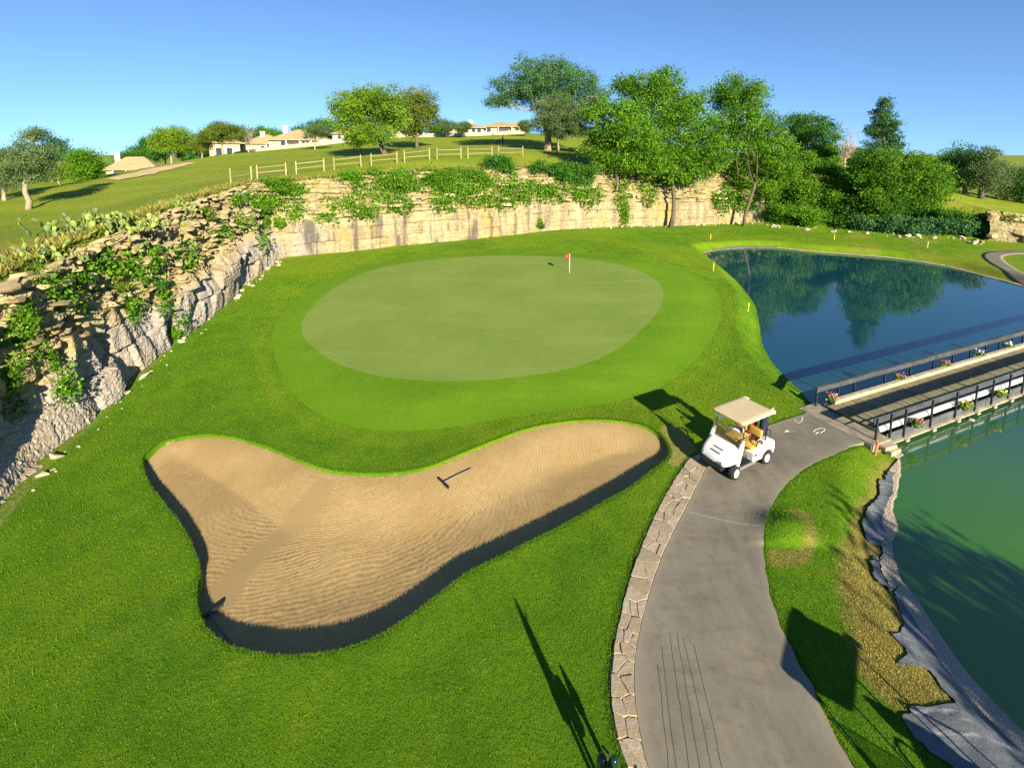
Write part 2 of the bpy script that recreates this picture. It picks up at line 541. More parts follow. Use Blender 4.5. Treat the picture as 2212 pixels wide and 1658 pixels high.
plain('mortar', (0.20, 0.17, 0.11), 0.95, 0.1, 0, 0.3, 9.0, 0.6, 30)

# ---- leaves: `tint` is a per-clump shade of the plant's own green
def make_leaf(name, dark, mid, lite, trans=0.30, rough=0.6):
    t = NT(name)
    f = t.attr('tint')
    ramp = t.n('ShaderNodeValToRGB')
    e = ramp.color_ramp.elements
    e[0].position, e[0].color = 0.0, (*dark, 1)
    e[1].position, e[1].color = 1.0, (*lite, 1)
    m_ = ramp.color_ramp.elements.new(0.5); m_.color = (*mid, 1)
    t.l(f, ramp.inputs[0])
    col = ramp.outputs[0]
    t.fin(col, rough, None, 0.25)
    tr = t.n('ShaderNodeBsdfTranslucent')
    t.l(col, tr.inputs[0])
    mx = t.n('ShaderNodeMixShader'); mx.inputs[0].default_value = trans
    t.l(t.p.outputs[0], mx.inputs[1]); t.l(tr.outputs[0], mx.inputs[2])
    t.l(mx.outputs[0], t.out.inputs['Surface'])
    M[name] = t.m
make_leaf('leaf_fresh', (0.045, 0.130, 0.006), (0.100, 0.240, 0.008), (0.185, 0.360, 0.014), 0.40)
make_leaf('leaf_deep', (0.025, 0.092, 0.008), (0.048, 0.155, 0.010), (0.090, 0.235, 0.018), 0.35)
make_leaf('leaf_lime', (0.075, 0.155, 0.006), (0.145, 0.265, 0.010), (0.240, 0.370, 0.020), 0.38)
make_leaf('leaf_grey', (0.058, 0.105, 0.034), (0.110, 0.175, 0.054), (0.180, 0.250, 0.085), 0.35)
make_leaf('leaf_blue', (0.028, 0.095, 0.030), (0.054, 0.155, 0.044), (0.100, 0.225, 0.066), 0.35)
make_leaf('leaf_olive', (0.070, 0.115, 0.012), (0.135, 0.195, 0.018), (0.23, 0.285, 0.035), 0.35)
make_leaf('grass_blade', (0.060, 0.155, 0.003), (0.100, 0.225, 0.004), (0.170, 0.300, 0.008), 0.4)
make_leaf('straw', (0.15, 0.16, 0.02), (0.33, 0.27, 0.06), (0.48, 0.40, 0.11), 0.3)
make_leaf('petal_pink', (0.55, 0.04, 0.16), (0.72, 0.12, 0.30), (0.80, 0.55, 0.62), 0.2)
make_leaf('petal_yellow', (0.62, 0.45, 0.05), (0.75, 0.62, 0.12), (0.85, 0.80, 0.40), 0.2)
make_leaf('petal_white', (0.60, 0.58, 0.60), (0.75, 0.72, 0.78), (0.85, 0.85, 0.85), 0.2)
def make_bark(name, a, b):
    t = NT(name)
    n1 = t.noise(1.0, 6, 0.7, t.mapped((9, 9, 1.6)))
    c = t.mix(t.rng(n1, 0.35, 0.65), a, b)
    M[name] = t.fin(c, 0.95, t.bump(n1, 0.8, 0.05), 0.1)
make_bark('bark', (0.07, 0.052, 0.035), (0.17, 0.135, 0.095))
make_bark('bark_pale', (0.20, 0.16, 0.11), (0.38, 0.31, 0.21))
make_bark('bark_dead', (0.32, 0.23, 0.18), (0.48, 0.37, 0.30))

def make_water():
    t = NT('pond_water')
    n1 = t.noise(0.10, 3, 0.5)
    c = t.mix(t.rng(n1, 0.35, 0.65), (0.034, 0.120, 0.006), (0.066, 0.150, 0.003))
    sx = t.n('ShaderNodeSeparateXYZ'); t.l(t.coord(), sx.inputs[0])
    alg_sky = t.rng(t.math('ADD', sx.outputs[1], t.math('MULTIPLY', t.math('SUBTRACT', n1, 0.5), 8.0)), 12.0, 24.0)   # algae thins out; far pond's colour has blue of reflected sky painted in
    c = t.mix(alg_sky, c, (0.005, 0.042, 0.060))
    rip = t.noise(1.0, 3, 0.6, t.mapped((1.6, 5.5, 1), (0, 0, 0.2)))
    calm = t.noise(0.35, 2, 0.5)
    h = t.math('MULTIPLY', rip, t.rng(calm, 0.35, 0.7, 0.15, 1.0))
    t.fin(c, 0.02, t.bump(h, 0.045, 0.05), 0.5)
    t.p.inputs['IOR'].default_value = 1.78
    M['pond_water'] = t.m
make_water()
def make_liner():
    t = NT('pond_liner')
    n1 = t.noise(1.2, 6, 0.7); n2 = t.noise(1.0, 5, 0.65, t.mapped((0.8, 5.0, 1), (0, 0, 0.9)))
    c = t.mix(t.rng(n1, 0.35, 0.7), (0.070, 0.080, 0.088), (0.150, 0.160, 0.165))
    c = t.mix(t.math('MULTIPLY', t.rng(n2, 0.58, 0.68), 0.6), c, (0.36, 0.35, 0.33))
    M['pond_liner'] = t.fin(c, 0.6, t.bump(t.noise(3.5, 5, 0.7), 0.6, 0.06), 0.3)
make_liner()
def make_gravel():
    t = NT('shore_gravel')
    v = t.voro(28.0); n1 = t.noise(2.0, 5, 0.7)
    c = t.mix(t.rng(n1, 0.35, 0.65), (0.24, 0.18, 0.12), (0.36, 0.29, 0.21))
    c = t.mix(t.math('MULTIPLY', t.rng(v, 0.0, 0.6), 0.5), c, (0.44, 0.38, 0.31))
    M['shore_gravel'] = t.fin(c, 0.9, t.bump(v, 0.7, 0.03), 0.2)
make_gravel()
def make_wood(name, a, b, stretch=(1.2, 14, 14), rough=0.85):
    t = NT(name)
    oi = t.n('ShaderNodeObjectInfo').outputs['Random']
    g = t.noise(1.0, 6, 0.7, t.mapped(stretch)); n2 = t.noise(2.0, 4, 0.6)
    c = t.mix(t.rng(g, 0.32, 0.68), a, b)
    c = t.mix(t.math('MULTIPLY', oi, 0.45), c, tuple(k * 0.55 for k in a))
    c = t.mix(t.math('MULTIPLY', t.rng(n2, 0.5, 0.75), 0.4), c, tuple(min(1, k * 1.3) for k in b))
    M[name] = t.fin(c, rough, t.bump(g, 0.4, 0.01), 0.2)
make_wood('deck_wood', (0.145, 0.130, 0.072), (0.27, 0.245, 0.140), (14, 1.2, 14))
make_wood('rail_wood', (0.028, 0.034, 0.038), (0.085, 0.094, 0.096))
make_wood('fascia_wood', (0.060, 0.064, 0.064), (0.130, 0.135, 0.130))
make_wood('fence_wood', (0.30, 0.235, 0.12), (0.50, 0.41, 0.23), (14, 14, 1.4))
plain('dark_metal', (0.018, 0.022, 0.028), 0.55, 0.4, 0.0, 0.3, 9)
plain('sand_pale', (0.50, 0.37, 0.19), 0.95, 0.1, 0, 0.15, 0.5)
plain('abutment_concrete', (0.25, 0.215, 0.15), 0.9, 0.2, 0, 0.3, 3, 0.4, 40)
plain('bridge_concrete', (0.40, 0.335, 0.225), 0.9, 0.2, 0, 0.25, 4, 0.4, 40)
plain('white_beam', (0.62, 0.60, 0.53), 0.7, 0.3, 0, 0.16, 3, 0.2, 30)
plain('cart_white', (0.70, 0.69, 0.65), 0.25, 0.5, 0, 0.03, 2)
plain('cart_tan', (0.52, 0.41, 0.24), 0.5, 0.4, 0, 0.06, 3)
plain('cart_trim', (0.62, 0.52, 0.26), 0.5, 0.4, 0, 0.06, 3)
plain('cart_seat', (0.54, 0.32, 0.055), 0.5, 0.4, 0, 0.08, 5)
plain('black_plastic', (0.020, 0.021, 0.023), 0.5, 0.4, 0, 0.3, 12)
plain('grille_grey', (0.16, 0.16, 0.15), 0.6, 0.4, 0, 0.2, 12)
plain('rubber', (0.022, 0.022, 0.022), 0.85, 0.2, 0, 0.3, 20, 0.5, 60)
plain('red_paint', (0.55, 0.012, 0.016), 0.4, 0.4, 0, 0.1, 4)
plain('navy_cloth', (0.020, 0.026, 0.055), 0.8, 0.2, 0, 0.3, 9)
plain('steel', (0.55, 0.55, 0.55), 0.35, 0.5, 0.9, 0.1, 9)
plain('white_paint', (0.78, 0.77, 0.74), 0.5, 0.4, 0, 0.05, 6)
plain('chalk', (0.72, 0.71, 0.70), 0.9, 0.1, 0, 0.15, 20)
plain('stake_yellow', (0.72, 0.58, 0.05), 0.6, 0.3, 0, 0.1, 9)
plain('stake_red', (0.62, 0.13, 0.03), 0.6, 0.3, 0, 0.12, 9)
plain('wall_cream', (0.46, 0.37, 0.24), 0.9, 0.2, 0, 0.08, 0.8)
plain('wall_white', (0.56, 0.53, 0.48), 0.9, 0.2, 0, 0.05, 0.8)
plain('roof_tan', (0.36, 0.275, 0.135), 0.9, 0.2, 0, 0.12, 1.2, 0.4, 5)
plain('roof_red', (0.42, 0.22, 0.12), 0.9, 0.2, 0, 0.12, 1.2, 0.4, 5)
plain('window_dark', (0.035, 0.042, 0.050), 0.15, 0.6, 0, 0.2, 1.0)
plain('shade_green', (0.02, 0.16, 0.12), 0.8, 0.2, 0, 0.1, 2)
plain('porch_shade', (0.075, 0.065, 0.06), 0.9, 0.2, 0, 0.2, 1)  # dark colour that paints the shade under the verandah roofs
plain('cactus_pad', (0.135, 0.190, 0.055), 0.6, 0.3, 0, 0.3, 6, 0.3, 20)
plain('cactus_pad_lime', (0.225, 0.285, 0.045), 0.6, 0.3, 0, 0.25, 6, 0.3, 20)
plain('bottle_green', (0.008, 0.028, 0.020), 0.15, 0.6, 0, 0.2, 6)
plain('basket_green', (0.10, 0.17, 0.035), 0.9, 0.1, 0, 0.3, 14, 0.6, 40)
plain('skin', (0.42, 0.24, 0.16), 0.6, 0.3, 0, 0.05, 3)
plain('cloth_dark', (0.035, 0.045, 0.05), 0.85, 0.2, 0, 0.2, 5)
plain('joint_pale', (0.33, 0.30, 0.22), 0.95, 0.1, 0, 0.2, 20)
plain('joint_dark', (0.062, 0.054, 0.042), 0.95, 0.1, 0, 0.2, 20)
def make_glass():
    t = NT('cart_glass')
    t.fin((0.80, 0.88, 0.86), 0.05, None, 0.5)
    tr = t.n('ShaderNodeBsdfTransparent'); tr.inputs[0].default_value = (0.72, 0.80, 0.78, 1)
    gl = t.n('ShaderNodeBsdfGlossy'); gl.inputs['Roughness'].default_value = 0.05
    mx = t.n('ShaderNodeMixShader'); mx.inputs[0].default_value = 0.14
    t.l(tr.outputs[0], mx.inputs[1]); t.l(gl.outputs[0], mx.inputs[2])
    t.l(mx.outputs[0], t.out.inputs['Surface'])
    M['cart_glass'] = t.m
make_glass()
# ------------------------------------------------------------------ lie of the land
ZW = -0.45                                                           # water level
def zb(x, y):
    """broad floor of the old quarry: it climbs gently to the rock wall"""
    x = np.asarray(x, float); y = np.asarray(y, float)
    return (1.25 * sstep(15, 54, y)) * (1 - 0.90 * sstep(8, 26, x))
def G(px, py):
    z = 0.0
    for _ in range(12):
        p = on_plane(px, py, z); z = float(zb(p[0], p[1]))
    return on_plane(px, py, z)
def GP(pxs, step=0.3, closed=True, plane=None):
    return smooth_poly([(on_plane(a, b, plane) if plane is not None else G(a, b))[:2] for a, b in pxs], closed, step)

BUNKER = GP([(307,1003),(320,980),(355,955),(420,942),(480,942),(540,955),(600,975),(660,1000),(720,1018),(790,1024),(860,1022),(930,1008),(1000,980),(1070,952),(1130,930),(1200,915),(1280,908),(1350,912),(1400,925),(1430,945),(1445,970),(1443,990),(1420,1010),(1360,1055),(1290,1095),(1220,1135),(1150,1170),(1080,1205),(1010,1240),(950,1285),(890,1330),(830,1370),(760,1400),(690,1415),(620,1420),(550,1412),(490,1395),(450,1365),(428,1320),(425,1270),(432,1230),(415,1180),(390,1135),(355,1090),(325,1050)], 0.15)
GREEN = GP([(652,715),(660,690),(700,645),(760,605),(830,582),(920,567),(1020,559),(1120,557),(1220,560),(1300,570),(1370,587),(1415,610),(1432,635),(1428,665),(1400,705),(1350,752),(1290,785),(1220,808),(1130,822),(1040,830),(950,832),(860,827),(790,815),(730,795),(685,765),(660,740)], 0.3)
COLLAR = GP([(588,735),(598,695),(640,650),(700,607),(790,574),(900,556),(1020,549),(1130,547),(1240,549),(1340,557),(1430,572),(1500,592),(1545,625),(1560,670),(1540,730),(1490,790),(1420,838),(1330,868),(1220,888),(1110,902),(1010,918),(920,930),(840,932),(760,922),(690,896),(640,858),(608,810),(593,770)], 0.3)
POND = GP([(1757,872),(1735,848),(1700,815),(1668,780),(1648,740),(1642,700),(1632,660),(1612,630),(1585,600),(1555,575),(1530,555),(1520,546),(1540,541),(1600,535),(1680,535),(1760,543),(1850,550),(1950,559),(2050,575),(2130,595),(2212,617),(2400,672),(2700,760),(2950,860),(2950,1100),(2750,1500),(2560,1800),(2330,1690),(2212,1587),(2175,1552),(2130,1503),(2080,1447),(2040,1392),(2000,1332),(1975,1292),(1945,1257),(1930,1212),(1925,1172),(1935,1137),(1925,1102),(1935,1062),(1942,1022),(1940,987),(1933,962),(1905,945),(1860,915),(1800,888)], 0.35, True, ZW)
PATH_L = GP([(1520,1900),(1440,1760),(1400,1658),(1386,1600),(1373,1520),(1371,1440),(1386,1350),(1411,1260),(1441,1180),(1479,1105),(1510,1042),(1532,1000),(1562,966),(1604,941),(1682,912),(1740,893),(1772,878),(1808,858)], 0.25, False)
PATH_R = GP([(2060,1900),(1930,1760),(1842,1658),(1792,1570),(1741,1462),(1700,1388),(1680,1332),(1661,1270),(1652,1216),(1648,1166),(1653,1130),(1671,1085),(1701,1046),(1741,1011),(1791,985),(1841,965),(1868,955),(1888,946)], 0.25, False)
KERB_L = GP([(1470,1900),(1395,1760),(1352,1658),(1330,1590),(1318,1510),(1320,1440),(1335,1350),(1360,1250),(1390,1170),(1425,1092),(1464,1026),(1492,990),(1520,978)], 0.25, False)

# foot of the rock wall: (pixel, setback to the brow, height of the brow)
FOOT = [((-420,1530),2.6,4.7),((-160,1290),2.6,5.0),((0,1140),2.7,5.35),((30,1100),2.7,5.42),((80,1040),2.7,5.54),((110,1000),2.7,5.66),((190,930),2.7,5.8),((280,840),2.8,6.09),((330,790),2.8,6.32),((380,745),2.8,6.57),((420,715),2.8,6.74),((480,665),2.8,7.0),((540,610),2.8,7.33),((590,573),2.9,7.58),((622,556),3.2,7.7),((700,548),3.4,7.84),((800,538),3.4,8.1),((900,528),3.4,8.3),((1000,519),3.4,8.5),((1100,508),3.4,8.6),((1200,498),3.4,8.6),((1300,492),3.2,8.4),((1400,488),3.2,8.2),((1500,486),3.2,8.2),((1610,482),4.5,8.0),((1680,487),8.0,7.4),((1760,492),10.0,6.6),((1850,497),10.5,5.8),((1950,503),9.0,4.9),((2050,512),7.0,4.1),((2130,520),4.0,3.5),((2212,525),3.2,3.1),((2400,540),3.2,2.8),((2900,570),6.0,2.4)]
_fw = np.array([G(a, b)[:2] for (a, b), _, _ in FOOT])
_fw = np.vstack([[_fw[0][0] + 1.0, -40.0], _fw, [300.0, 30.0]])
_fs = np.array([2.6] + [s for _, s, _ in FOOT] + [6.0])
_fz = np.array([5.0] + [z for _, _, z in FOOT] + [2.0])
CLIFF = smooth_poly(_fw, False, 0.8)
_d, _p = seg_dist(_fw, CLIFF[:, 0], CLIFF[:, 1], False)
CL_W = np.interp(_p, np.arange(len(_fw)), _fs)
CL_Z = np.interp(_p, np.arange(len(_fw)), _fz)
UPPER = np.vstack([CLIFF, [[6000, 30], [6000, 6000], [-6000, 6000], [-6000, -40]]])
_t = np.gradient(CLIFF, axis=0); _t /= np.linalg.norm(_t, axis=1)[:, None]
CL_N = np.stack([_t[:, 1], -_t[:, 0]], 1)                             # points out of the rock, towards the green
CL_S = np.concatenate([[0], np.cumsum(np.linalg.norm(np.diff(CLIFF, axis=0), axis=1))])

BROW = CLIFF - CL_N * CL_W[:, None]
_bpx = np.array([project((a_, b_, c_))[0] if b_ > 5 else -1e4 for (a_, b_), c_ in zip(BROW, CL_Z)])
def brow_y(px):
    k = np.argmin(np.abs(_bpx - px)); return float(BROW[k, 1])
# hill top: thin-plate surface through points read off the photograph
_ctl = [at_depth(*q) for q in [(60,452,50),(0,470,46),(128,402,66),(200,387,82),(265,384,118),(340,364,112),(420,352,112),(480,334,106),(600,323,111),(680,325,98),(640,319,115),(720,310,116),(832,333,74),(870,293,124),(930,294,124),(1000,292,124),(1060,290,128),(1130,288,130),(1087,313,94),(1182,325,80),(1230,294,115),(1270,303,105),(1300,343,76),(1420,348,86),(1600,352,86),(1840,368,92),(1880,374,84),(2050,412,86),(2115,429,82),(2212,474,66),(2212,442,82),(2190,420,105),(1980,385,128),(250,440,48),(330,420,46),(150,470,40)]]
_ctl += [at_depth(a_, b_, brow_y(a_) + c_) for a_, b_, c_ in [(497,394,4.5),(560,385,4.5),(640,376,5),(720,367,5),(780,361,5.5),(860,353,6),(930,346,6.5),(1030,342,7),(1130,339,7.5)]]
_ctl += [np.array(q, float) for q in [(-150,60,1.5),(-190,130,1),(-120,190,3),(0,190,13.5),(60,190,11),(120,180,6),(190,110,1),(150,60,1.5),(-60,5,4.0),(-80,-30,3.5)]]
for k in range(6, len(CLIFF), 5):
    if -35 < CLIFF[k, 1] and CLIFF[k, 0] < 75:
        q = CLIFF[k] - CL_N[k] * CL_W[k]
        _ctl.append(np.array([q[0], q[1], CL_Z[k]]))
_ctl = np.array(_ctl)
def _U(r2): return 0.5 * r2 * np.log(r2 + 1e-6)
def _tps_fit(c):
    n = len(c)
    r2 = ((c[:, None, :2] - c[None, :, :2]) ** 2).sum(-1)
    K = _U(r2) + np.eye(n) * 6.0
    P = np.hstack([np.ones((n, 1)), c[:, :2]])
    A = np.vstack([np.hstack([K, P]), np.hstack([P.T, np.zeros((3, 3))])])
    return np.linalg.solve(A, np.concatenate([c[:, 2], np.zeros(3)]))
_wt = _tps_fit(_ctl)
def hill(x, y):
    x = np.asarray(x, float); y = np.asarray(y, float); sh = x.shape
    x = x.ravel(); y = y.ravel()
    r = np.hypot(x, y) + 1e-9
    k = np.minimum(1, 210 / r)
    xs, ys = x * k, y * k
    z = _wt[-3] + _wt[-2] * xs + _wt[-1] * ys
    for i in range(len(_ctl)):
        z = z + _wt[i] * _U((xs - _ctl[i, 0]) ** 2 + (ys - _ctl[i, 1]) ** 2)
    z = np.clip(z, -1, 16.5)
    z = z * (1 - sstep(200, 520, r)) - 1.0 * sstep(200, 520, r)
    z = z + 0.10 * fbm(x * 0.12, y * 0.12, 31, 3)
    return z.reshape(sh)
MOUND = G(1700, 1150)[:2]
BUN_C = BUNKER.mean(0)
_bt = np.roll(BUNKER, -1, 0) - np.roll(BUNKER, 1, 0)
_bn = np.stack([_bt[:, 1], -_bt[:, 0]], 1); _bn /= np.linalg.norm(_bn, axis=1)[:, None]
if ((BUNKER + _bn * 0.05 - BUN_C) ** 2).sum() < ((BUNKER - BUN_C) ** 2).sum(): _bn = -_bn
BUN_LIP = 0.04 + 0.27 * sstep(0.15, -0.45, _bn[:, 1] - 0.45 * _bn[:, 0] * 0)   # the near edge stands up, the far one runs out flat
_k = np.exp(-0.5 * (np.arange(-12, 13) / 6.0) ** 2); _k /= _k.sum()
BUN_LIP = np.convolve(np.concatenate([BUN_LIP[-12:], BUN_LIP, BUN_LIP[:12]]), _k, 'valid')
def sand_z(x, y):
    x = np.asarray(x, float).ravel(); y = np.asarray(y, float).ravel()
    num = np.zeros_like(x); den = np.zeros_like(x); dmin = np.full(x.shape, 1e9)
    for i in range(0, len(BUNKER), 2):
        d2 = (x - BUNKER[i, 0]) ** 2 + (y - BUNKER[i, 1]) ** 2
        w = 1 / (d2 + 0.01)
        num += w * BUN_LIP[i]; den += w; dmin = np.minimum(dmin, d2)
    dm = np.sqrt(dmin)
    return zb(x, y) - num / den - 0.22 * sstep(0, 2.4, dm)
def low(x, y):
    """finished quarry floor without the bunker hole and the pond bed"""
    x = np.asarray(x, float); y = np.asarray(y, float)
    z = zb(x, y) + 0.07 * fbm(x * 0.16, y * 0.16, 5, 2)
    sb = sdf(BUNKER, x, y, 4.0)
    z = z * 1.0
    z = np.where(sb < 4.0, lerp(zb(x, y), z, sstep(0.2, 2.0, sb)), z)
    z = z + 0.05 * np.exp(-(np.maximum(sb, 0) / 0.9) ** 2)
    sc = sdf(COLLAR, x, y, 4.0)
    z = z + 0.20 * sstep(1.0, -2.5, sc)                               # the green stands a little proud
    m2 = (x - MOUND[0]) ** 2 + ((y - MOUND[1]) * 1.2) ** 2
    z = z + 0.30 * np.exp(-m2 / 0.55) * sstep(-0.55, -0.35, y - MOUND[1])
    return z
def low_bank(x, y):
    """quarry floor with the pond banks"""
    z = low(x, y)
    sp = sdf(POND, x, y, 6.0)
    t = sstep(0.0, 1.5, sp)
    z2 = ZW + (z - ZW) * t
    z2 = np.where(sp < 0, ZW - 0.9 * sstep(0, 1.6, -sp) - 0.02, z2)
    return np.where(sp < 1.5, z2, z)
def terrain(x, y, holes=True):
    x = np.asarray(x, float); y = np.asarray(y, float)
    z = low_bank(x, y)
    if holes:
        sb = sdf(BUNKER, x, y, 0.5)
        m = sb < 0.05
        if m.any():
            zs = np.zeros(z.shape); zs[m] = sand_z(x[m], y[m]) - 0.16
            z = np.where(m, lerp(z, zs, sstep(0.02, -0.13, sb)), z)
    d, par = seg_dist(CLIFF, x, y, False)
    ins = inside(UPPER, x, y)
    s = np.where(ins, d, -d).reshape(x.shape)
    w = np.interp(par, np.arange(len(CLIFF)), CL_W).reshape(x.shape)
    t = sstep(0.45, 1.0, s / w)
    soft = np.clip((w - 4.5) / 3, 0, 1)
    t = lerp(t, np.clip(s / w, 0, 1), soft)
    z = np.where(s > 0, lerp(z, hill(x, y), t), z)
    return z, s, w, t
def gz(x, y):
    return float(terrain(np.array([float(x)]), np.array([float(y)]))[0][0])
def lz(x, y):
    return float(low_bank(np.array([float(x)]), np.array([float(y)]))[0])

# ------------------------------------------------------------------ the ground sheet
_th = np.radians(np.concatenate([np.arange(-180, -56, 6.0), np.arange(-56, 56.01, 0.21), np.arange(58, 180, 6.0)]))
_r = np.concatenate([[0.05], np.arange(1.0, 6.0, 0.8), np.exp(np.arange(math.log(6), math.log(75), 0.0058)), np.exp(np.arange(math.log(75), math.log(5200), 0.035))])
_T, _R = np.meshgrid(_th, _r, indexing='ij')
_X, _Y = _R * np.sin(_T), _R * np.cos(_T)
_xf, _yf = _X.ravel(), _Y.ravel()
_Z, _S, _W, _TT = terrain(_xf, _yf)
_nz = fbm(_xf * 0.35, _yf * 0.35, 9, 4)
DRYPOLY = GP([(1920,972),(1895,1005),(1880,1060),(1850,1110),(1830,1180),(1822,1250),(1838,1330),(1850,1400),(1880,1470),(1935,1520),(2060,1545),(2090,1500),(2090,1400),(1990,1290),(1960,1150),(1975,1000)], 0.4)
RINGPOLY = GP([(1690,1105),(1730,1100),(1758,1130),(1762,1180),(1750,1215),(1670,1222),(1650,1195),(1672,1185),(1700,1190),(1735,1180),(1738,1140),(1715,1118)], 0.3)
SOILPOLY = GP([(1438,925),(1465,930),(1490,960),(1492,985),(1470,1002),(1450,1000),(1450,970)], 0.3)
_dry = np.clip(0.62 - sdf(DRYPOLY, _xf, _yf, 3) * 1.1, 0, 1)
_dry = np.maximum(_dry, np.clip(0.46 - sdf(RINGPOLY, _xf, _yf, 3) * 1.6, 0, 1))
_hill = sstep(0.3, 0.8, _TT)
_brow = np.exp(-((_S - _W - 1.2) / 3.2) ** 2) * (_S > 0)
_dry = np.maximum(_dry, _brow * np.clip(0.62 + _nz * 0.9, 0, 1) * 0.85)
_far_dry = 0.40 * sstep(26, 40, _xf) * sstep(30, 44, _yf) * (1 - _hill)
_dry = np.maximum(_dry, _far_dry * np.clip(0.9 + _nz, 0, 1.3))
_soil = np.clip(0.85 - sdf(SOILPOLY, _xf, _yf, 2) * 2.2, 0, 1)
_soil = np.maximum(_soil, np.clip(1.2 - np.abs(_S - 0.2) * 1.6, 0, 1) * (_W < 5) * 0.45)
_soil = np.maximum(_soil, (sdf(BUNKER, _xf, _yf, 1) < -0.03) * 0.5)
FARBUNK = np.array([at_depth(a, b, y)[:2] for a, b, y in [(255,380,112),(300,380,100),(360,366,98),(420,355,98),(415,353,108),(350,358,112)]])
_soil = np.maximum(_soil, np.clip(1 - sdf(smooth_poly(FARBUNK, True, 2.0), _xf, _yf, 5) * 0.6, 0, 1))
_lime = np.exp(-((sdf(COLLAR, _xf, _yf, 5) - 0.5) / 1.1) ** 2) * 0.55
_lime = np.maximum(_lime, np.exp(-((sdf(BUNKER, _xf, _yf, 5) - 0.4) / 0.8) ** 2) * 0.35)
_lime = np.maximum(_lime, sstep(34, 44, _yf) * 0.30 * (1 - _hill))
_lime = np.maximum(_lime, np.clip(0.45 + 1.1 * fbm(_xf * 0.11, _yf * 0.11, 23, 3), 0, 0.75) * (1 - _hill))
_mow = sdf(COLLAR, _xf, _yf, 12.0)
me = np_mesh('ground', np.stack([_xf, _yf, _Z], 1), grid_faces(len(_th), len(_r), True)[:, ::-1], None, M['grass'], True,
             {'hill': _hill, 'dry': _dry, 'soil': _soil, 'lime': _lime, 'mow': _mow})
ground = mesh_obj('ground', me)
tag(ground, 'mown grass floor of the old quarry and the hill above it', 'ground', kind='structure')

def fill_poly(poly, nr=26, zfun=None, off=0.012):
    """closed outline filled with shrinking rings"""
    c = poly.mean(0)
    ks = 1 - np.linspace(0, 1, nr) ** 1.0
    ks[-1] = 0.002
    P = (c[None, None] + (poly[:, None] - c[None, None]) * ks[None, :, None])
    n = len(poly)
    xy = P.reshape(-1, 2)
    z = zfun(xy[:, 0], xy[:, 1]) + off
    return np.column_stack([xy, z]), grid_faces(n, nr, True), np.tile(1 - (1 - ks), n)
v, f, k = fill_poly(COLLAR, 40, low, 0.010)
tag(mesh_obj('green_collar', np_mesh('green_collar', v, f, None, M['collar_turf'], True, {'edge': sstep(0.80, 1, k)})), 'closely mown fringe around the putting green', 'lawn', kind='structure')
v, f, k = fill_poly(GREEN, 40, low, 0.022)
tag(mesh_obj('putting_green', np_mesh('putting_green', v, f, None, M['green_turf'], True, {'edge': sstep(0.955, 1, k) * 0.55})), 'smooth pale putting green', 'putting green', kind='structure')

# sand
v, f, k = fill_poly(BUNKER, 110, lambda x, y: x * 0, 0)
v[:, 2] = sand_z(v[:, 0], v[:, 1])
_sd = -sdf(BUNKER, v[:, 0], v[:, 1], 3)
_tr = np.array([G(a, b)[:2] for a, b in [(700,1045),(640,1105),(560,1165),(500,1230),(455,1290)]])
_td, _ = seg_dist(_tr, v[:, 0], v[:, 1], False)
_jag = 0.16 * np.sign(np.sin(v[:, 0] * 2.1 + v[:, 1] * 1.3)) * 0.6
_track = sstep(0.40, 0.33, _td + _jag * 0.5)
_rim = 1 - sstep(0.25, 0.9, _sd + 0.2 * fbm(v[:, 0], v[:, 1], 3, 3))
_farw = sstep(-0.1, 0.6, (v[:, 1] - BUN_C[1]) / 3)
_flat = np.clip(np.maximum(_track * 0.95, _rim * _farw), 0, 1)
_c0 = G(720, 985)[:2]
_rake = 0.72 * np.hypot(v[:, 0] - _c0[0], (v[:, 1] - _c0[1]) * 1.15) + 0.28 * _sd
v[:, 2] += 0.015 * fbm(v[:, 0] * 0.9, v[:, 1] * 0.9, 12, 3)
sand = mesh_obj('bunker_sand', np_mesh('bunker_sand', v, f, None, M['sand'], True, {'rake': _rake, 'flat': _flat, 'track': _track * 0.8}))
tag(sand, 'raked tan sand of the kidney shaped bunker', 'bunker', kind='structure')

# water
_wp = np.array([[9.0, 2.0], [95, 2.0], [95, 62], [9.0, 62]])
_wx, _wy = np.meshgrid(np.linspace(8, 110, 60), np.linspace(1, 66, 40), indexing='ij')
water = mesh_obj('pond_water', np_mesh('pond_water', np.column_stack([_wx.ravel(), _wy.ravel(), np.full(_wx.size, ZW)]), grid_faces(60, 40), None, M['pond_water'], True))
tag(water, 'still green pond water', 'water', kind='structure')

# ------------------------------------------------------------------ cart path
def resample(p, n):
    s = np.concatenate([[0], np.cumsum(np.linalg.norm(np.diff(p, axis=0), axis=1))])
    q = np.linspace(0, s[-1], n)
    return np.column_stack([np.interp(q, s, p[:, 0]), np.interp(q, s, p[:, 1])])
def strip(A, B, nu, nv, zfun, off, thick=0.0, keys=None):
    if keys is None:
        a, b = resample(A, nu), resample(B, nu)
    else:
        a, b = A, B; nu = len(a)
    k = np.linspace(0, 1, nv)
    P = a[:, None] + (b - a)[:, None] * k[None, :, None]
    Z = zfun(P[..., 0].ravel(), P[..., 1].ravel()).reshape(nu, nv) + off
    V = np.dstack([P, Z])
    E = np.tile(np.abs(k * 2 - 1) ** 8, (nu, 1))
    if thick:
        L = V[:, :1].copy(); L[..., 2] -= thick
        R = V[:, -1:].copy(); R[..., 2] -= thick
        V = np.concatenate([L, V, R], 1); nv += 2
        E = np.concatenate([E[:, :1], E, E[:, -1:]], 1)
    return V.reshape(-1, 3), grid_faces(nu, nv), E.ravel()
def flat_low(x, y):
    return zb(x, y) + 0.02
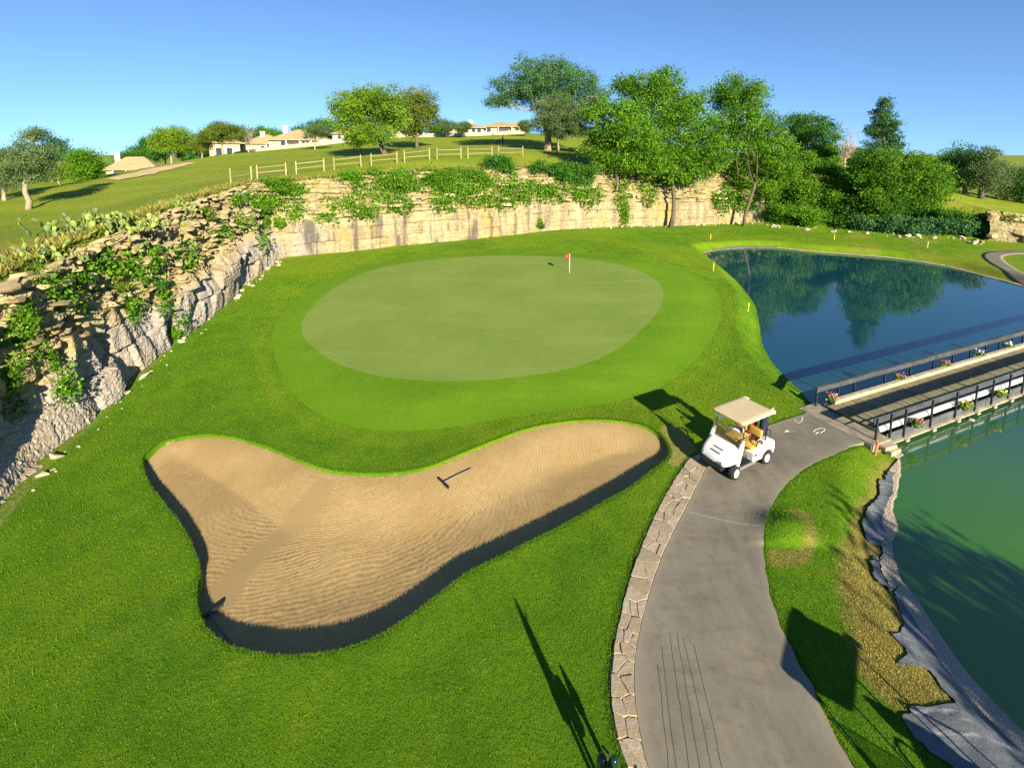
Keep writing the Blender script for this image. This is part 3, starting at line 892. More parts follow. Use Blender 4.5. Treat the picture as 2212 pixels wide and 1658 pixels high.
_edge_noise = lambda p, a, s: p + np.column_stack([fbm(p[:, 0] * 3, p[:, 1] * 3, s, 3), fbm(p[:, 0] * 3, p[:, 1] * 3, s + 9, 3)]) * a
v, f, e = strip(resample(PATH_L, 200), _edge_noise(resample(PATH_R, 200), 0.07, 4), 200, 16, low, 0.030, 0.30, True)
path = mesh_obj('cart_path', np_mesh('cart_path', v, f, None, M['path_concrete'], False, {'edge': e}))
tag(path, 'grey concrete cart path curving to the bridge', 'path', kind='structure')
def path_pt(s, t, off=0.049):
    a, b = resample(PATH_L, 401), resample(PATH_R, 401)
    i = s * 400; k = int(min(i, 399)); fr = i - k
    A = a[k] * (1 - fr) + a[k + 1] * fr; B = b[k] * (1 - fr) + b[k + 1] * fr
    p = A * (1 - t) + B * t
    return np.array([p[0], p[1], float(low(np.array([p[0]]), np.array([p[1]]))[0]) + off])
def ribbon(pts, w, off):
    pts = np.array(pts)[:, :2]
    tt = np.gradient(pts, axis=0); tt /= np.linalg.norm(tt, axis=1)[:, None] + 1e-9
    nn = np.column_stack([-tt[:, 1], tt[:, 0]])
    A, B = pts - nn * w / 2, pts + nn * w / 2
    V, Fq, _ = strip(A, B, len(pts), 2, low, off, 0, True)
    return V, Fq
def ribbon_obj(name, pts, w, off, mat, parent=None):
    V, Fq = ribbon(pts, w, off)
    return mesh_obj(name, np_mesh(name, V, Fq, None, mat), parent)
# pale joint across the path and the dark scored lines along it
_j0, _j1 = G(1480, 1106)[:2], G(1649, 1146)[:2]
ribbon_obj('expansion_joint', [_j0 + (_j1 - _j0) * k for k in np.linspace(0.01, 0.985, 14)], 0.030, 0.034, M['joint_pale'], path)
for a, b in [((1430,1400),(1470,1760)),((1446,1370),(1500,1760)),((1462,1370),(1528,1760)),((1476,1380),(1556,1760)),((1498,1395),(1585,1760)),((1420,1440),(1448,1700))]:
    A, B = G(*a)[:2], G(*b)[:2]
    ribbon_obj('scored_line', [A + (B - A) * k + 0.03 * np.array([fbm(np.array(k * 4.0), np.array(a[0]), 3, 2), 0]) for k in np.linspace(0, 1, 24)], 0.0065, 0.034, M['joint_dark'], path)
# second path far to the right
_o = GP([(2330,712),(2212,668),(2165,632),(2134,606),(2122,585),(2128,566),(2150,558),(2212,552),(2330,550)], 0.4, False)
_i = GP([(2330,680),(2240,652),(2212,640),(2188,622),(2168,600),(2160,585),(2172,572),(2200,566),(2330,562)], 0.4, False)
_o = GP([(2330,652),(2212,604),(2172,586),(2138,568),(2122,553),(2132,545),(2160,543),(2212,543),(2330,545)], 0.4, False)
_i = GP([(2330,625),(2212,590),(2190,578),(2172,565),(2166,556),(2176,551),(2196,549),(2212,548.5),(2330,549.5)], 0.4, False)
v, f, e = strip(_o, _i, 60, 6, low_bank, 0.04, 0.1)
tag(mesh_obj('far_path', np_mesh('far_path', v, f, None, M['path_concrete'], True, {'edge': e})), 'pale path bending back beyond the pond', 'path', kind='structure')
# ------------------------------------------------------------------ rock wall
def cl_at(s):
    x = np.interp(s, CL_S, CLIFF[:, 0]); y = np.interp(s, CL_S, CLIFF[:, 1])
    nx = np.interp(s, CL_S, _NS[:, 0]); ny = np.interp(s, CL_S, _NS[:, 1])
    L = np.hypot(nx, ny)
    return x, y, nx / L, ny / L, np.interp(s, CL_S, CL_W)
_k = np.ones(5) / 5
_NS = np.column_stack([np.convolve(np.pad(CL_N[:, i], 2, 'edge'), _k, 'valid') for i in (0, 1)])
def s_of_px(px, py):
    p = G(px, py)[:2]
    d, par = seg_dist(CLIFF, [p[0]], [p[1]], False)
    return float(np.interp(par[0], np.arange(len(CLIFF)), CL_S))
S_COR = s_of_px(622, 556)
S_END = s_of_px(1650, 484)
def bands(zs, lo_h, hi_h, lo_to, seed):
    r = np.random.default_rng(seed); e = [-1.0]
    while e[-1] < 12:
        h = lo_h if e[-1] < lo_to else hi_h
        e.append(e[-1] + r.uniform(*h))
    return np.array(e)
def blocks(u, z, edges, wr, seed, crev=0.10, crw=0.07):
    k = np.clip(np.searchsorted(edges, z) - 1, 0, len(edges) - 2)
    h = edges[k + 1] - edges[k]
    wd = lerp(wr[0], wr[1], hash2(k, k * 0 + 3, seed)) * np.where(h > 0.5, 1.6, 1.0)
    q = u / wd + hash2(k, k * 0 + 7, seed) * 10
    i = np.floor(q); fu = q - i
    val = hash2(i, k, seed + 1) * 2 - 1
    tu = (hash2(i, k, seed + 2) * 2 - 1) * (fu - 0.5)
    fz = (z - edges[k]) / h
    e = np.minimum(np.minimum(fu, 1 - fu) * wd, np.minimum(fz, 1 - fz) * h)
    return val, tu, fz, -crev * (1 - sstep(0, crw, e)), k
def rock_disp(s, zr, H, left):
    u = s + 0.30 * fbm(s * 0.9, zr * 0.9, 41, 3)
    z = zr + 0.16 * fbm(s * 0.55, zr * 0.9, 43, 3) + 0.05 * fbm(s * 3, zr * 3, 44, 2)
    big = fbm(s * 0.16, zr * 0.10, 51, 3) * 1.5 + fbm(s * 0.5, zr * 0.30, 52, 3) * 0.75
    e_lo = bands(None, (0.7, 1.5), (0.10, 0.26), 3.2, 5)
    e_bk = bands(None, (0.9, 1.6), (0.14, 0.38), 3.7, 6)
    v1, t1, f1, c1, k1 = blocks(u, z, e_lo, (0.45, 1.3), 11)
    v2, t2, f2, c2, k2 = blocks(u, z, e_bk, (0.7, 2.2), 21, 0.11, 0.10)
    topm = sstep(2.9, 3.5, zr)
    dl = big * lerp(0.9, 0.75, topm) + v1 * lerp(0.34, 0.27, topm) + t1 * 0.75 + c1 * lerp(1.5, 0.8, topm)
    fine = fbm(s * 2.2, zr * 1.0, 61, 4) * 0.16
    smoothw = 1 - sstep(3.3, 3.9, zr)
    db = big * lerp(0.60, 0.30, smoothw) + v2 * lerp(0.34, 0.10, smoothw) + t2 * lerp(0.4, 0.12, smoothw) + c2 * lerp(1.2, 1.1, smoothw)
    lf = left
    return lerp(db, dl, lf) + fine * lerp(0.5, 1.0, lf)
def rock_profile(v, left, w):
    """how far back from the foot line at height fraction v"""
    pl = 0.15 + (w - 0.9) * v ** 1.35
    pb = 0.25 * v + (w - 0.7) * sstep(0.46, 1.05, v) ** 1.1
    return lerp(pb, pl, left)
def rock_point(s, v, disp=True):
    s = np.asarray(s, float); v = np.asarray(v, float)
    x, y, nx, ny, w = cl_at(s)
    left = 1 - sstep(S_COR - 1.5, S_COR + 1.0, s)
    z0 = low_bank(x, y) - 0.35
    tx, ty = x - nx * w, y - ny * w
    z1 = hill(tx, ty) + 0.10 + 0.25 * fbm(s * 0.5, s * 0 + 2.0, 71, 3)
    H = z1 - z0
    vv = np.minimum(v, 1)
    over = np.maximum(v - 1, 0) * 8                                   # the brow runs back over the hill
    zr = vv * H
    d = rock_disp(s, zr, H, left) * np.minimum(1, 0.35 + 2.0 * vv) if disp else 0
    if disp: d = np.clip(d, -0.10 - 3.0 * vv, 0.12 + 2.4 * vv)
    back = rock_profile(vv, left, w) - d * np.where(v > 1, np.maximum(0, 1 - over * 0.5), 1) + over
    foot = 0.25 * np.exp(-zr / 0.25) * 0
    return np.stack([x - nx * (back + foot), y - ny * (back + foot), z0 + zr - 0.42 * over], -1), H, left
def rock_piece(name, s0, s1, du, nv):
    su = np.arange(s0, s1, du)
    vv = np.concatenate([np.linspace(0, 1, nv), 1 + np.linspace(0.03, 0.25, 8)])
    S, V = np.meshgrid(su, vv, indexing='ij')
    P, H, L = rock_point(S.ravel(), V.ravel())
    # roughen so that edges do not follow the mesh
    P += 0.018 * RNG.standard_normal(P.shape)
    Vf, Sf = V.ravel(), S.ravel()
    grey = lerp(sstep(0.62, 0.1, Vf) * 0.42 * (1 - sstep(S_COR + 5, S_COR + 16, Sf)) + 0.0, sstep(0.66, 0.30, Vf) * 0.62, L)
    grey = np.maximum(grey, (1 - L) * sstep(0.60, 0.48, Vf) * (1 - sstep(S_COR + 1, S_COR + 7, Sf)) * 0.62)
    grey = np.clip(grey + 0.3 * fbm(Sf * 0.3, Vf * 2, 81, 3), 0, 1)
    streak = sstep(0.58, 0.45, Vf) * (1 - L) * (1 - 0.55 * sstep(S_COR + 18, S_COR + 34, Sf))
    moss = lerp(sstep(0.40, 0.6, Vf), 0.55 * sstep(0.35, 0.7, Vf), L)
    return np_mesh(name, P, grid_faces(len(su), len(vv)), None, M['limestone'], False, {'grey': grey, 'streak': streak, 'moss': moss})
_s0 = s_of_px(-160, 1290)
cliff_side = tag(mesh_obj('rock_wall_side', rock_piece('rock_wall_side', _s0, S_COR + 0.05, 0.075, 100)), 'broken layered limestone wall on the left', 'rock wall', kind='structure')
cliff_back = tag(mesh_obj('rock_wall_back', rock_piece('rock_wall_back', S_COR - 0.6, S_END, 0.11, 84)), 'sunlit cut limestone wall behind the green', 'rock wall', kind='structure')
S_R0, S_R1 = s_of_px(2135, 520), s_of_px(2420, 542)
cliff_right = tag(mesh_obj('rock_wall_end', rock_piece('rock_wall_end', S_R0, S_R1, 0.16, 30)), 'low rubble face at the right edge', 'rock wall', kind='structure')

def hull(name, pts, mat, smooth=False):
    bm = bmesh.new()
    for p in pts: bm.verts.new(p)
    r = bmesh.ops.convex_hull(bm, input=bm.verts)
    junk = [g for g in r['geom_interior'] + r['geom_unused'] if isinstance(g, bmesh.types.BMVert)]
    if junk: bmesh.ops.delete(bm, geom=list(set(junk)), context='VERTS')
    bmesh.ops.recalc_face_normals(bm, faces=bm.faces)
    me = bpy.data.meshes.new(name); bm.to_mesh(me); bm.free()
    me.materials.append(mat)
    return me
def slab_mesh(i, mat):
    r = random.Random(100 + i)
    pts = []
    n = r.randint(6, 8)
    for z in (-0.5, 0.5):
        for k in range(n):
            a = 2 * math.pi * (k + r.uniform(-0.3, 0.3)) / n
            q = r.uniform(0.85, 1.1) * (1 if z < 0 else r.uniform(0.86, 1.0))
            pts.append((0.5 * q * math.cos(a) * 1.15, 0.5 * q * math.sin(a), z + r.uniform(-0.12, 0.12)))
    return hull('stone', pts, mat)
def lump_mesh(i, mat):
    r = random.Random(300 + i)
    pts = []
    for _ in range(15):
        v_ = Vector((r.gauss(0, 1), r.gauss(0, 1), r.gauss(0, 1))).normalized()
        pts.append((v_.x * 0.55 * r.uniform(0.85, 1.1), v_.y * 0.45 * r.uniform(0.85, 1.1), v_.z * 0.36 * r.uniform(0.85, 1.1)))
    return hull('rock', pts, mat)
SLABS = [slab_mesh(i, M['slab_stone']) for i in range(10)]
LUMPS = [lump_mesh(i, M['pale_stone']) for i in range(8)]
def put_slab(parent, s, v, size, thick, out):
    P, H, L = rock_point(np.array([s]), np.array([v]))
    x, y, nx, ny, w = cl_at(s)
    o = bpy.data.objects.new('stone', random.choice(SLABS)); link(o, parent)
    o.location = (P[0][0] + nx * out, P[0][1] + ny * out, P[0][2])
    o.rotation_euler = (random.uniform(-0.16, 0.16), random.uniform(-0.16, 0.16), math.atan2(ny, nx) + math.pi / 2 + random.uniform(-0.5, 0.5))
    o.scale = (size, size * random.uniform(0.55, 0.9), thick)
for _ in range(170):
    s = random.uniform(_s0 + 1, S_COR - 0.3)
    v_ = random.choice([random.uniform(0.5, 1.0), random.uniform(0.72, 1.03)])
    put_slab(cliff_side, s, v_, random.uniform(0.35, 1.0), random.uniform(0.07, 0.20), random.uniform(-0.05, 0.12))
for _ in range(150):
    s = random.uniform(S_COR + 0.4, S_END - 1)
    put_slab(cliff_back, s, random.uniform(0.50, 1.02), random.uniform(0.5, 1.5), random.uniform(0.10, 0.30), random.uniform(-0.06, 0.10))
for _ in range(40):
    put_slab(cliff_right, random.uniform(S_R0 + 0.3, S_R1 - 0.3), random.uniform(0.1, 0.95), random.uniform(0.5, 1.1), random.uniform(0.25, 0.5), random.uniform(-0.05, 0.1))

def put_rock(x, y, size, label, group, mesh=None, sink=0.3):
    o = bpy.data.objects.new('rock', mesh or random.choice(LUMPS)); link(o)
    o.scale = (size * random.uniform(0.8, 1.25), size * random.uniform(0.8, 1.15), size * random.uniform(0.7, 1.1))
    o.rotation_euler = (random.uniform(-0.3, 0.3), random.uniform(-0.3, 0.3), random.uniform(0, 6.28))
    o.location = (x, y, lz(x, y) + 0.36 * o.scale.z * (1 - 2 * sink))
    return tag(o, label, 'rock', group)
for i in range(64):
    s = random.uniform(_s0 + 3, S_COR - 0.5) if i < 40 else random.uniform(S_COR - 12, S_COR - 1)
    x, y, nx, ny, w = cl_at(s)
    d = abs(random.gauss(0, 0.38)) - 0.05
    put_rock(x + nx * d, y + ny * d, (0.10 + 0.42 * random.random() ** 2.2) * (0.6 if d > 0.6 else 1), 'loose pale stone lying at the foot of the left rock wall', 'stones at the foot of the left rock wall')
for i in range(26):
    s = random.uniform(s_of_px(1240, 496), S_END)
    x, y, nx, ny, w = cl_at(s)
    d = random.uniform(0.1, 0.9)
    put_rock(x + nx * d, y + ny * d, random.uniform(0.25, 0.7), 'small pale stone at the foot of the sunlit back wall', 'stones at the foot of the back wall')
for i in range(58):
    px = random.uniform(1650, 2125)
    py = np.interp(px, [1650, 1760, 1850, 1950, 2050, 2130], [489, 494, 499, 506, 515, 523]) + random.uniform(-3, 7)
    p = G(px, py)
    put_rock(p[0], p[1], 0.22 + 0.7 * random.random() ** 2, 'white rock in the loose row below the shrubby slope', 'rocks below the shrubby slope')
# ------------------------------------------------------------------ plants
def leaf_quads(C, size, tint, rng, flat=0.0, aspect=0.30):
    """one rhombic leaf spray per centre"""
    n = len(C)
    d = rng.standard_normal((n, 3)); d[:, 2] *= (1 - flat * 0.6); d /= np.linalg.norm(d, axis=1)[:, None]
    w = np.cross(d, rng.standard_normal((n, 3))); w /= np.linalg.norm(w, axis=1)[:, None] + 1e-9
    s = size[:, None]
    nr = np.cross(d, w)
    V = np.stack([C - d * s * 0.5, C + w * s * aspect + nr * s * 0.10, C + d * s * 0.5, C - w * s * aspect + nr * s * 0.10], 1).reshape(-1, 3)
    return V, np.arange(n * 4).reshape(-1, 4), np.repeat(tint, 4)
def lobes_leaves(lobes, dens, lsize, clump, rng, shell=0.62, droop=0.0, tint0=0.5, tvar=0.28):
    """leaves gathered in clumps spread through ellipsoids (cx,cy,cz,rx,ry,rz)"""
    Cs, Ss, Ts, tips = [], [], [], []
    for cx, cy, cz, rx, ry, rz in lobes:
        vol = (rx * ry * rz) ** (2 / 3)
        nc = max(5, int(8.6 * vol / (clump ** 2) * dens))
        for _ in range(nc):
            d = rng.standard_normal(3); d /= np.linalg.norm(d)
            r = shell + (1 - shell) * rng.random() ** 0.8
            if rng.random() < 0.22: r = 0.25 + 0.5 * rng.random()
            r *= 1 + 0.16 * rng.standard_normal()
            c = np.array([cx, cy, cz]) + d * r * np.array([rx, ry, rz])
            tips.append(c)
            cr = clump * (0.55 + 0.75 * rng.random())
            k = max(8, int(56 * (cr / clump) ** 2 * (0.7 + 0.6 * rng.random())))
            q = rng.standard_normal((k, 3)) * np.array([0.55, 0.55, 0.36]) * cr
            q[:, 2] -= droop * np.abs(q[:, 0])
            Cs.append(c + q)
            Ss.append(lsize * 0.76 * (0.55 + 0.9 * rng.random(k)))
            Ts.append(np.clip(tint0 + tvar * rng.standard_normal() + 0.10 * rng.standard_normal(k), 0, 1))
    return np.concatenate(Cs), np.concatenate(Ss), np.concatenate(Ts), tips
def foliage_obj(name, lobes, mat, parent, seed, dens=1.0, lsize=0.3, clump=0.8, shell=0.62, droop=0.0, tint0=0.5, tvar=0.28):
    rng = np.random.default_rng(seed)
    C, S, T, tips = lobes_leaves(lobes, dens, lsize, clump, rng, shell, droop, tint0, tvar)
    V, Fq, TT = leaf_quads(C, S, T, rng)
    return mesh_obj(name, np_mesh(name, V, Fq, None, M[mat], False, {'tint': TT}), parent), tips
def wiggle(a, b, n, amp, rng):
    a, b = np.array(a, float), np.array(b, float)
    out = []
    for k in range(n + 1):
        t = k / n
        p = a + (b - a) * t
        if 0 < k < n: p = p + rng.standard_normal(3) * amp * np.linalg.norm(b - a)
        out.append(p)
    return out
def trunk_obj(parent, base, fork, r0, lobes, tips, bark, rng, twigs=14, dead=False):
    m = MB()
    base = np.array(base, float); fork = np.array(fork, float)
    tp = wiggle(base, fork, 4, 0.025, rng)
    tp[0] = tp[0] + np.array([0, 0, -0.25])
    m.tube(tp, [r0 * 1.45, r0 * 1.0, r0 * 0.88, r0 * 0.8, r0 * 0.72], 8)
    for L in lobes:
        c = np.array(L[:3])
        st = base + (fork - base) * rng.uniform(0.72, 1.0)
        p = wiggle(st, c, 4, 0.06, rng)
        rr = r0 * rng.uniform(0.34, 0.5)
        m.tube(p, [rr, rr * 0.8, rr * 0.6, rr * 0.42, rr * 0.22], 6)
        near = sorted(tips, key=lambda q: np.sum((q - c) ** 2))[:40]
        if near:
            for _ in range(max(2, twigs // max(1, len(lobes) // 2))):
                q = near[rng.integers(len(near))]
                p = wiggle(c + (st - c) * rng.uniform(0, 0.4), q, 3, 0.07, rng)
                m.tube(p, [rr * 0.35, rr * 0.24, rr * 0.15, rr * 0.06], 4)
    return m.build('trunk', M[bark], parent, True)
def px_lobes(lob, y, rng, spread=0.55, center=None):
    out = []
    for a, b, ra, rb in lob:
        yy = y + rng.uniform(-spread, spread) * ra * y / F
        p = at_depth(a, b, yy)
        k = yy / F * 1.08
        out.append((p[0], p[1], p[2], ra * k, (ra * 0.6 + rb * 0.4) * k, rb * k))
    return out
_tree_id = [0]
def tree(label, base_px, y, lob, mat, bark='bark', r0=0.28, group='trees', dens=1.0, lsize=0.30, clump=0.8, base_z=None, name='tree', shell=0.62, fork=None, tint0=0.5, tvar=0.28, twigs=14, droop=0.0, cat='tree'):
    _tree_id[0] += 1
    rng = np.random.default_rng(1000 + _tree_id[0])
    X = at_depth(base_px[0], base_px[1], y)[0]
    z = gz(X, y) if base_z is None else base_z
    root = empty(name, (X, y, z))
    tag(root, label, cat, group)
    L = px_lobes(lob, y, rng)
    Lr = [(a - X, b - y, c - z, d, e, f_) for a, b, c, d, e, f_ in L]
    cr, tips = foliage_obj('crown', Lr, mat, root, 2000 + _tree_id[0], dens, lsize, clump, shell, droop, tint0, tvar)
    cz_lo = min(c - f_ for _, _, c, _, _, f_ in Lr)
    mean = np.mean([[a, b, c] for a, b, c, *_ in Lr], 0)
    if fork is None:
        fork = (mean[0] * 0.45, mean[1] * 0.3, max(0.8, cz_lo + 0.22 * (max(l[2] for l in Lr) - cz_lo)))
    trunk_obj(root, (0, 0, 0), fork, r0, Lr, tips, bark, rng, twigs)
    return root
G_HILL, G_WALL, G_LEFT, G_RIGHT, G_BELT = 'trees on the hill above the green', 'trees growing by the rock wall', 'trees at the left end of the hill', 'trees at the right end of the hill', 'tree belt behind the houses'
tree('bright green oak on the hill just behind the rail fence', (832,333), 74, [(785,235,56,38),(820,214,45,30),(758,258,38,30),(842,258,34,30),(805,288,50,20),(744,228,26,24),(770,300,30,14)], 'leaf_lime', 'bark', 0.40, G_HILL, 1.15, 0.34, 0.85, tint0=0.48)
tree('olive green tree leaning out behind the right of the bright oak', (900,318), 86, [(905,214,34,26),(890,250,36,30),(915,262,28,24),(878,228,24,24),(930,238,16,16),(885,280,24,14)], 'leaf_olive', 'bark', 0.30, G_HILL, 1.05, 0.32, 0.8, tint0=0.38)
tree('largest spreading grey-green tree with bare lower branches on the hill', (1182,325), 80, [(1150,163,48,34),(1200,158,42,30),(1108,195,44,28),(1250,183,42,32),(1175,205,60,32),(1288,208,26,22),(1075,218,32,14),(1225,225,40,28),(1270,235,30,22)], 'leaf_blue', 'bark_pale', 0.55, G_HILL, 0.95, 0.30, 0.75, twigs=110, tint0=0.72)
tree('grey leaved lower tree standing in front of the largest tree', (1205,322), 78, [(1205,248,52,36),(1178,270,30,22),(1238,266,34,26),(1210,282,36,16)], 'leaf_grey', 'bark_pale', 0.18, G_HILL, 1.0, 0.24, 0.6, twigs=40, tint0=0.55)
def clf(px, py, back=0.0):
    s = s_of_px(px, py); x, y, nx, ny, w = cl_at(s)
    return x - nx * back, y - ny * back
_q = at_depth(1328, 412, clf(1328, 491)[1] + 0.9)
tree('leafy tree rooted half way up the back wall', (1328,412), float(_q[1]), [(1330,262,52,44),(1298,308,36,35),(1372,298,48,45),(1342,345,56,26),(1292,250,26,24),(1402,345,40,28),(1360,245,30,30)], 'leaf_fresh', 'bark', 0.22, G_WALL, 1.15, 0.34, 0.85, base_z=float(_q[2]) - 0.5)
_q = G(1448, 491)
tree('tallest tree with a bare straight trunk against the back wall', (1448,491), float(_q[1]), [(1400,190,55,30),(1350,186,26,18),(1442,182,34,26),(1420,238,66,42),(1482,232,42,34),(1512,282,48,40),(1440,300,60,45),(1530,335,46,40),(1470,360,56,38),(1400,330,36,35)], 'leaf_fresh', 'bark', 0.30, G_WALL, 1.1, 0.36, 0.9, fork=(0.2, 0.3, 8.2), tint0=0.42)
_q = G(1607, 488)
tree('tree with a slanting trunk and a high separate crown', (1607,488), float(_q[1]), [(1590,193,46,26),(1568,215,34,28),(1626,213,30,28),(1592,250,46,30),(1562,300,38,36),(1612,298,42,36)], 'leaf_fresh', 'bark', 0.22, G_WALL, 1.0, 0.34, 0.85, fork=(1.6, 0.6, 6.5), tint0=0.40, twigs=6)
tree('broad bright tree overhanging the right end of the back wall', (1655,470), 73, [(1650,282,38,36),(1620,332,42,40),(1672,330,42,44),(1640,390,48,40),(1602,382,28,36)], 'leaf_fresh', 'bark', 0.26, G_WALL, 1.1, 0.34, 0.85, tint0=0.5)
tree('dark round tree behind the overgrown slope', (1748,400), 87, [(1745,272,44,28),(1718,290,32,28),(1782,290,28,26),(1750,322,48,26)], 'leaf_deep', 'bark', 0.26, G_WALL, 1.1, 0.36, 0.9)
tree('tall narrow feathery tree standing above all trees on its side', (1912,430), 73, [(1911,226,11,15),(1910,252,20,17),(1903,282,28,16),(1926,298,22,17),(1906,318,38,18),(1916,270,20,12)], 'leaf_blue', 'bark', 0.25, G_WALL, 0.85, 0.30, 0.55, twigs=50, tint0=0.5)
tree('ivy covered tree below the feathery tree', (1895,486), 67, [(1900,345,38,26),(1876,382,34,32),(1916,402,42,44),(1893,442,42,38)], 'leaf_fresh', 'bark', 0.24, G_WALL, 1.15, 0.34, 0.85, tint0=0.36)
tree('rounded bright tree at the right end of the overgrown slope', (1985,478), 66, [(1985,362,42,30),(1962,400,36,36),(2010,385,38,34),(2032,410,22,24),(1985,430,46,32)], 'leaf_fresh', 'bark', 0.24, G_WALL, 1.15, 0.34, 0.85, tint0=0.45)
tree('grey-green tree at the left edge nearest the camera on the hill', (60,452), 50, [(75,308,28,24),(60,340,42,28),(40,365,32,28),(86,360,32,30),(96,333,20,20),(22,372,18,22),(78,286,14,12)], 'leaf_grey', 'bark_pale', 0.25, G_LEFT, 1.0, 0.20, 0.55, twigs=40, tint0=0.55)
tree('olive tree cut by the left edge of the picture', (12,446), 56, [(0,360,22,28),(15,392,26,22),(-18,380,30,40),(8,343,16,16)], 'leaf_grey', 'bark_pale', 0.20, G_LEFT, 1.0, 0.22, 0.6, twigs=30, tint0=0.45)
tree('small bright tree in front of the dark left trees', (128,402), 66, [(125,365,22,14),(132,378,19,9),(116,376,13,9)], 'leaf_lime', 'bark_pale', 0.13, G_LEFT, 1.1, 0.20, 0.5, tint0=0.55)
tree('round green tree beside the leftmost house', (180,394), 80, [(180,340,28,19),(168,362,32,20),(196,356,20,20),(185,378,28,12)], 'leaf_fresh', 'bark', 0.22, G_LEFT, 1.1, 0.30, 0.75)
tree('dark tall tree behind the left grey-green tree', (112,398), 88, [(112,320,20,20),(132,312,12,12),(102,358,38,30),(140,345,22,26)], 'leaf_blue', 'bark', 0.25, G_LEFT, 1.1, 0.32, 0.8, tint0=0.35)
tree('dark tree filling the gap at the left edge', (30,420), 92, [(20,345,24,22),(45,372,36,26),(-10,365,30,30)], 'leaf_deep', 'bark', 0.25, G_LEFT, 1.1, 0.34, 0.85, tint0=0.35)
tree('yellow-green tree with a forked pale trunk right of the leftmost house', (370,354), 106, [(365,297,30,20),(386,294,24,20),(345,309,20,16),(396,314,14,13),(370,318,24,10)], 'leaf_lime', 'bark_pale', 0.24, G_HILL, 1.1, 0.32, 0.8, tint0=0.6)
tree('small olive tree left of the wide flat tree', (437,342), 106, [(433,309,21,13),(424,318,14,9),(446,316,12,10)], 'leaf_olive', 'bark_pale', 0.16, G_HILL, 1.1, 0.28, 0.7, tint0=0.5)
tree('wide flat topped tree before the shaded house', (482,336), 104, [(480,290,38,16),(455,298,24,13),(502,283,20,14),(478,276,26,10)], 'leaf_olive', 'bark_pale', 0.24, G_HILL, 1.1, 0.30, 0.75, tint0=0.35)
tree('small thin grey tree in front of the big roofed house', (680,325), 98, [(684,280,26,14),(668,288,14,9),(698,290,13,9)], 'leaf_grey', 'bark_pale', 0.15, G_HILL, 0.8, 0.22, 0.55, twigs=30, tint0=0.4)
tree('dark tree at the far right leaning over the field', (2086,421), 86, [(2070,343,28,24),(2092,348,22,28),(2058,374,28,28),(2085,386,28,22)], 'leaf_blue', 'bark', 0.36, G_RIGHT, 1.05, 0.34, 0.85, tint0=0.4)
tree('thick trunked grey-green tree second from the right edge', (2118,430), 82, [(2126,334,23,20),(2132,364,30,28),(2142,395,26,22),(2106,376,18,26)], 'leaf_grey', 'bark', 0.42, G_RIGHT, 1.05, 0.32, 0.85, tint0=0.45)
tree('grey-green tree drooping over the right end of the field', (2174,438), 86, [(2166,374,26,24),(2181,400,22,28),(2162,406,22,22)], 'leaf_grey', 'bark', 0.25, G_RIGHT, 1.05, 0.32, 0.85, tint0=0.5)
tree('dark tree cut by the right edge of the picture', (2210,447), 84, [(2204,404,15,20),(2215,420,20,22),(2230,395,22,26)], 'leaf_deep', 'bark', 0.22, G_RIGHT, 1.1, 0.30, 0.75)
tree('small tree at the top corner of the right field', (2040,412), 92, [(2046,352,22,20),(2030,365,20,18),(2044,385,24,14)], 'leaf_deep', 'bark', 0.22, G_RIGHT, 1.1, 0.32, 0.8)

# bare trees
def bare_tree(label, base_px, y, top_py, width_px, bark, group, seed, n=22):
    rng = np.random.default_rng(seed)
    X = at_depth(base_px[0], base_px[1], y)[0]; z = gz(X, y)
    H = at_depth(base_px[0], top_py, y)[2] - z
    root = empty('bare_tree', (X, y, z)); tag(root, label, 'tree', group)
    t = MB(); t.tube(wiggle((0, 0, -0.2), (0, 0, H * 0.32), 4, 0.02, rng), [0.20, 0.16, 0.14, 0.12, 0.10], 7)
    t.build('trunk', M[bark], root, True)
    b = MB(); W = width_px * y / F / 2
    for _ in range(n):
        a = rng.uniform(0, 6.28); r = W * rng.uniform(0.3, 1)
        tip = np.array([math.cos(a) * r, math.sin(a) * r * 0.6, H * rng.uniform(0.42, 1.0)])
        st = np.array([0, 0, H * rng.uniform(0.16, 0.32)])
        p = wiggle(st, tip, 4, 0.06, rng)
        b.tube(p, [0.06, 0.045, 0.032, 0.022, 0.012], 5)
        for _ in range(5):
            i = rng.integers(1, 4); d = rng.standard_normal(3); d[2] = abs(d[2]) * 0.8
            b.tube([p[i], p[i] + d * W * 0.18, p[i] + d * W * 0.30 + np.array([0, 0, W * 0.05])], [0.025, 0.016, 0.009], 4)
    b.build('branches', M[bark], root, True)
bare_tree('leafless pinkish dead tree between the green crowns', (1823,372), 90, 270, 76, 'bark_dead', G_WALL, 5, 34)
bare_tree('leafless thin tree before the shaded house', (536,326), 108, 268, 34, 'bark_dead', G_HILL, 6)

# ---- tree belt: three shapes shared by many far trees
def belt_proto(i, mat):
    rng = np.random.default_rng(700 + i)
    root = empty('belt_tree', (0, 0, 0))
    L = []
    for _ in range(7):
        a = rng.uniform(0, 6.28); r = rng.uniform(0, 0.30)
        L.append((math.cos(a) * r, math.sin(a) * r, rng.uniform(0.42, 0.80), rng.uniform(0.20, 0.30), rng.uniform(0.20, 0.30), rng.uniform(0.14, 0.22)))
    rng2 = np.random.default_rng(720 + i)
    cr, tips = foliage_obj('crown', L, mat, root, 740 + i, 1.0, 0.050, 0.115)
    trunk_obj(root, (0, 0, 0), (0, 0, 0.36), 0.022, L, tips, 'bark', rng2, 8)
    return root
PROTO = [belt_proto(0, 'leaf_deep'), belt_proto(1, 'leaf_fresh'), belt_proto(2, 'leaf_grey'), belt_proto(3, 'leaf_blue'), belt_proto(4, 'leaf_olive')]
_used = set()
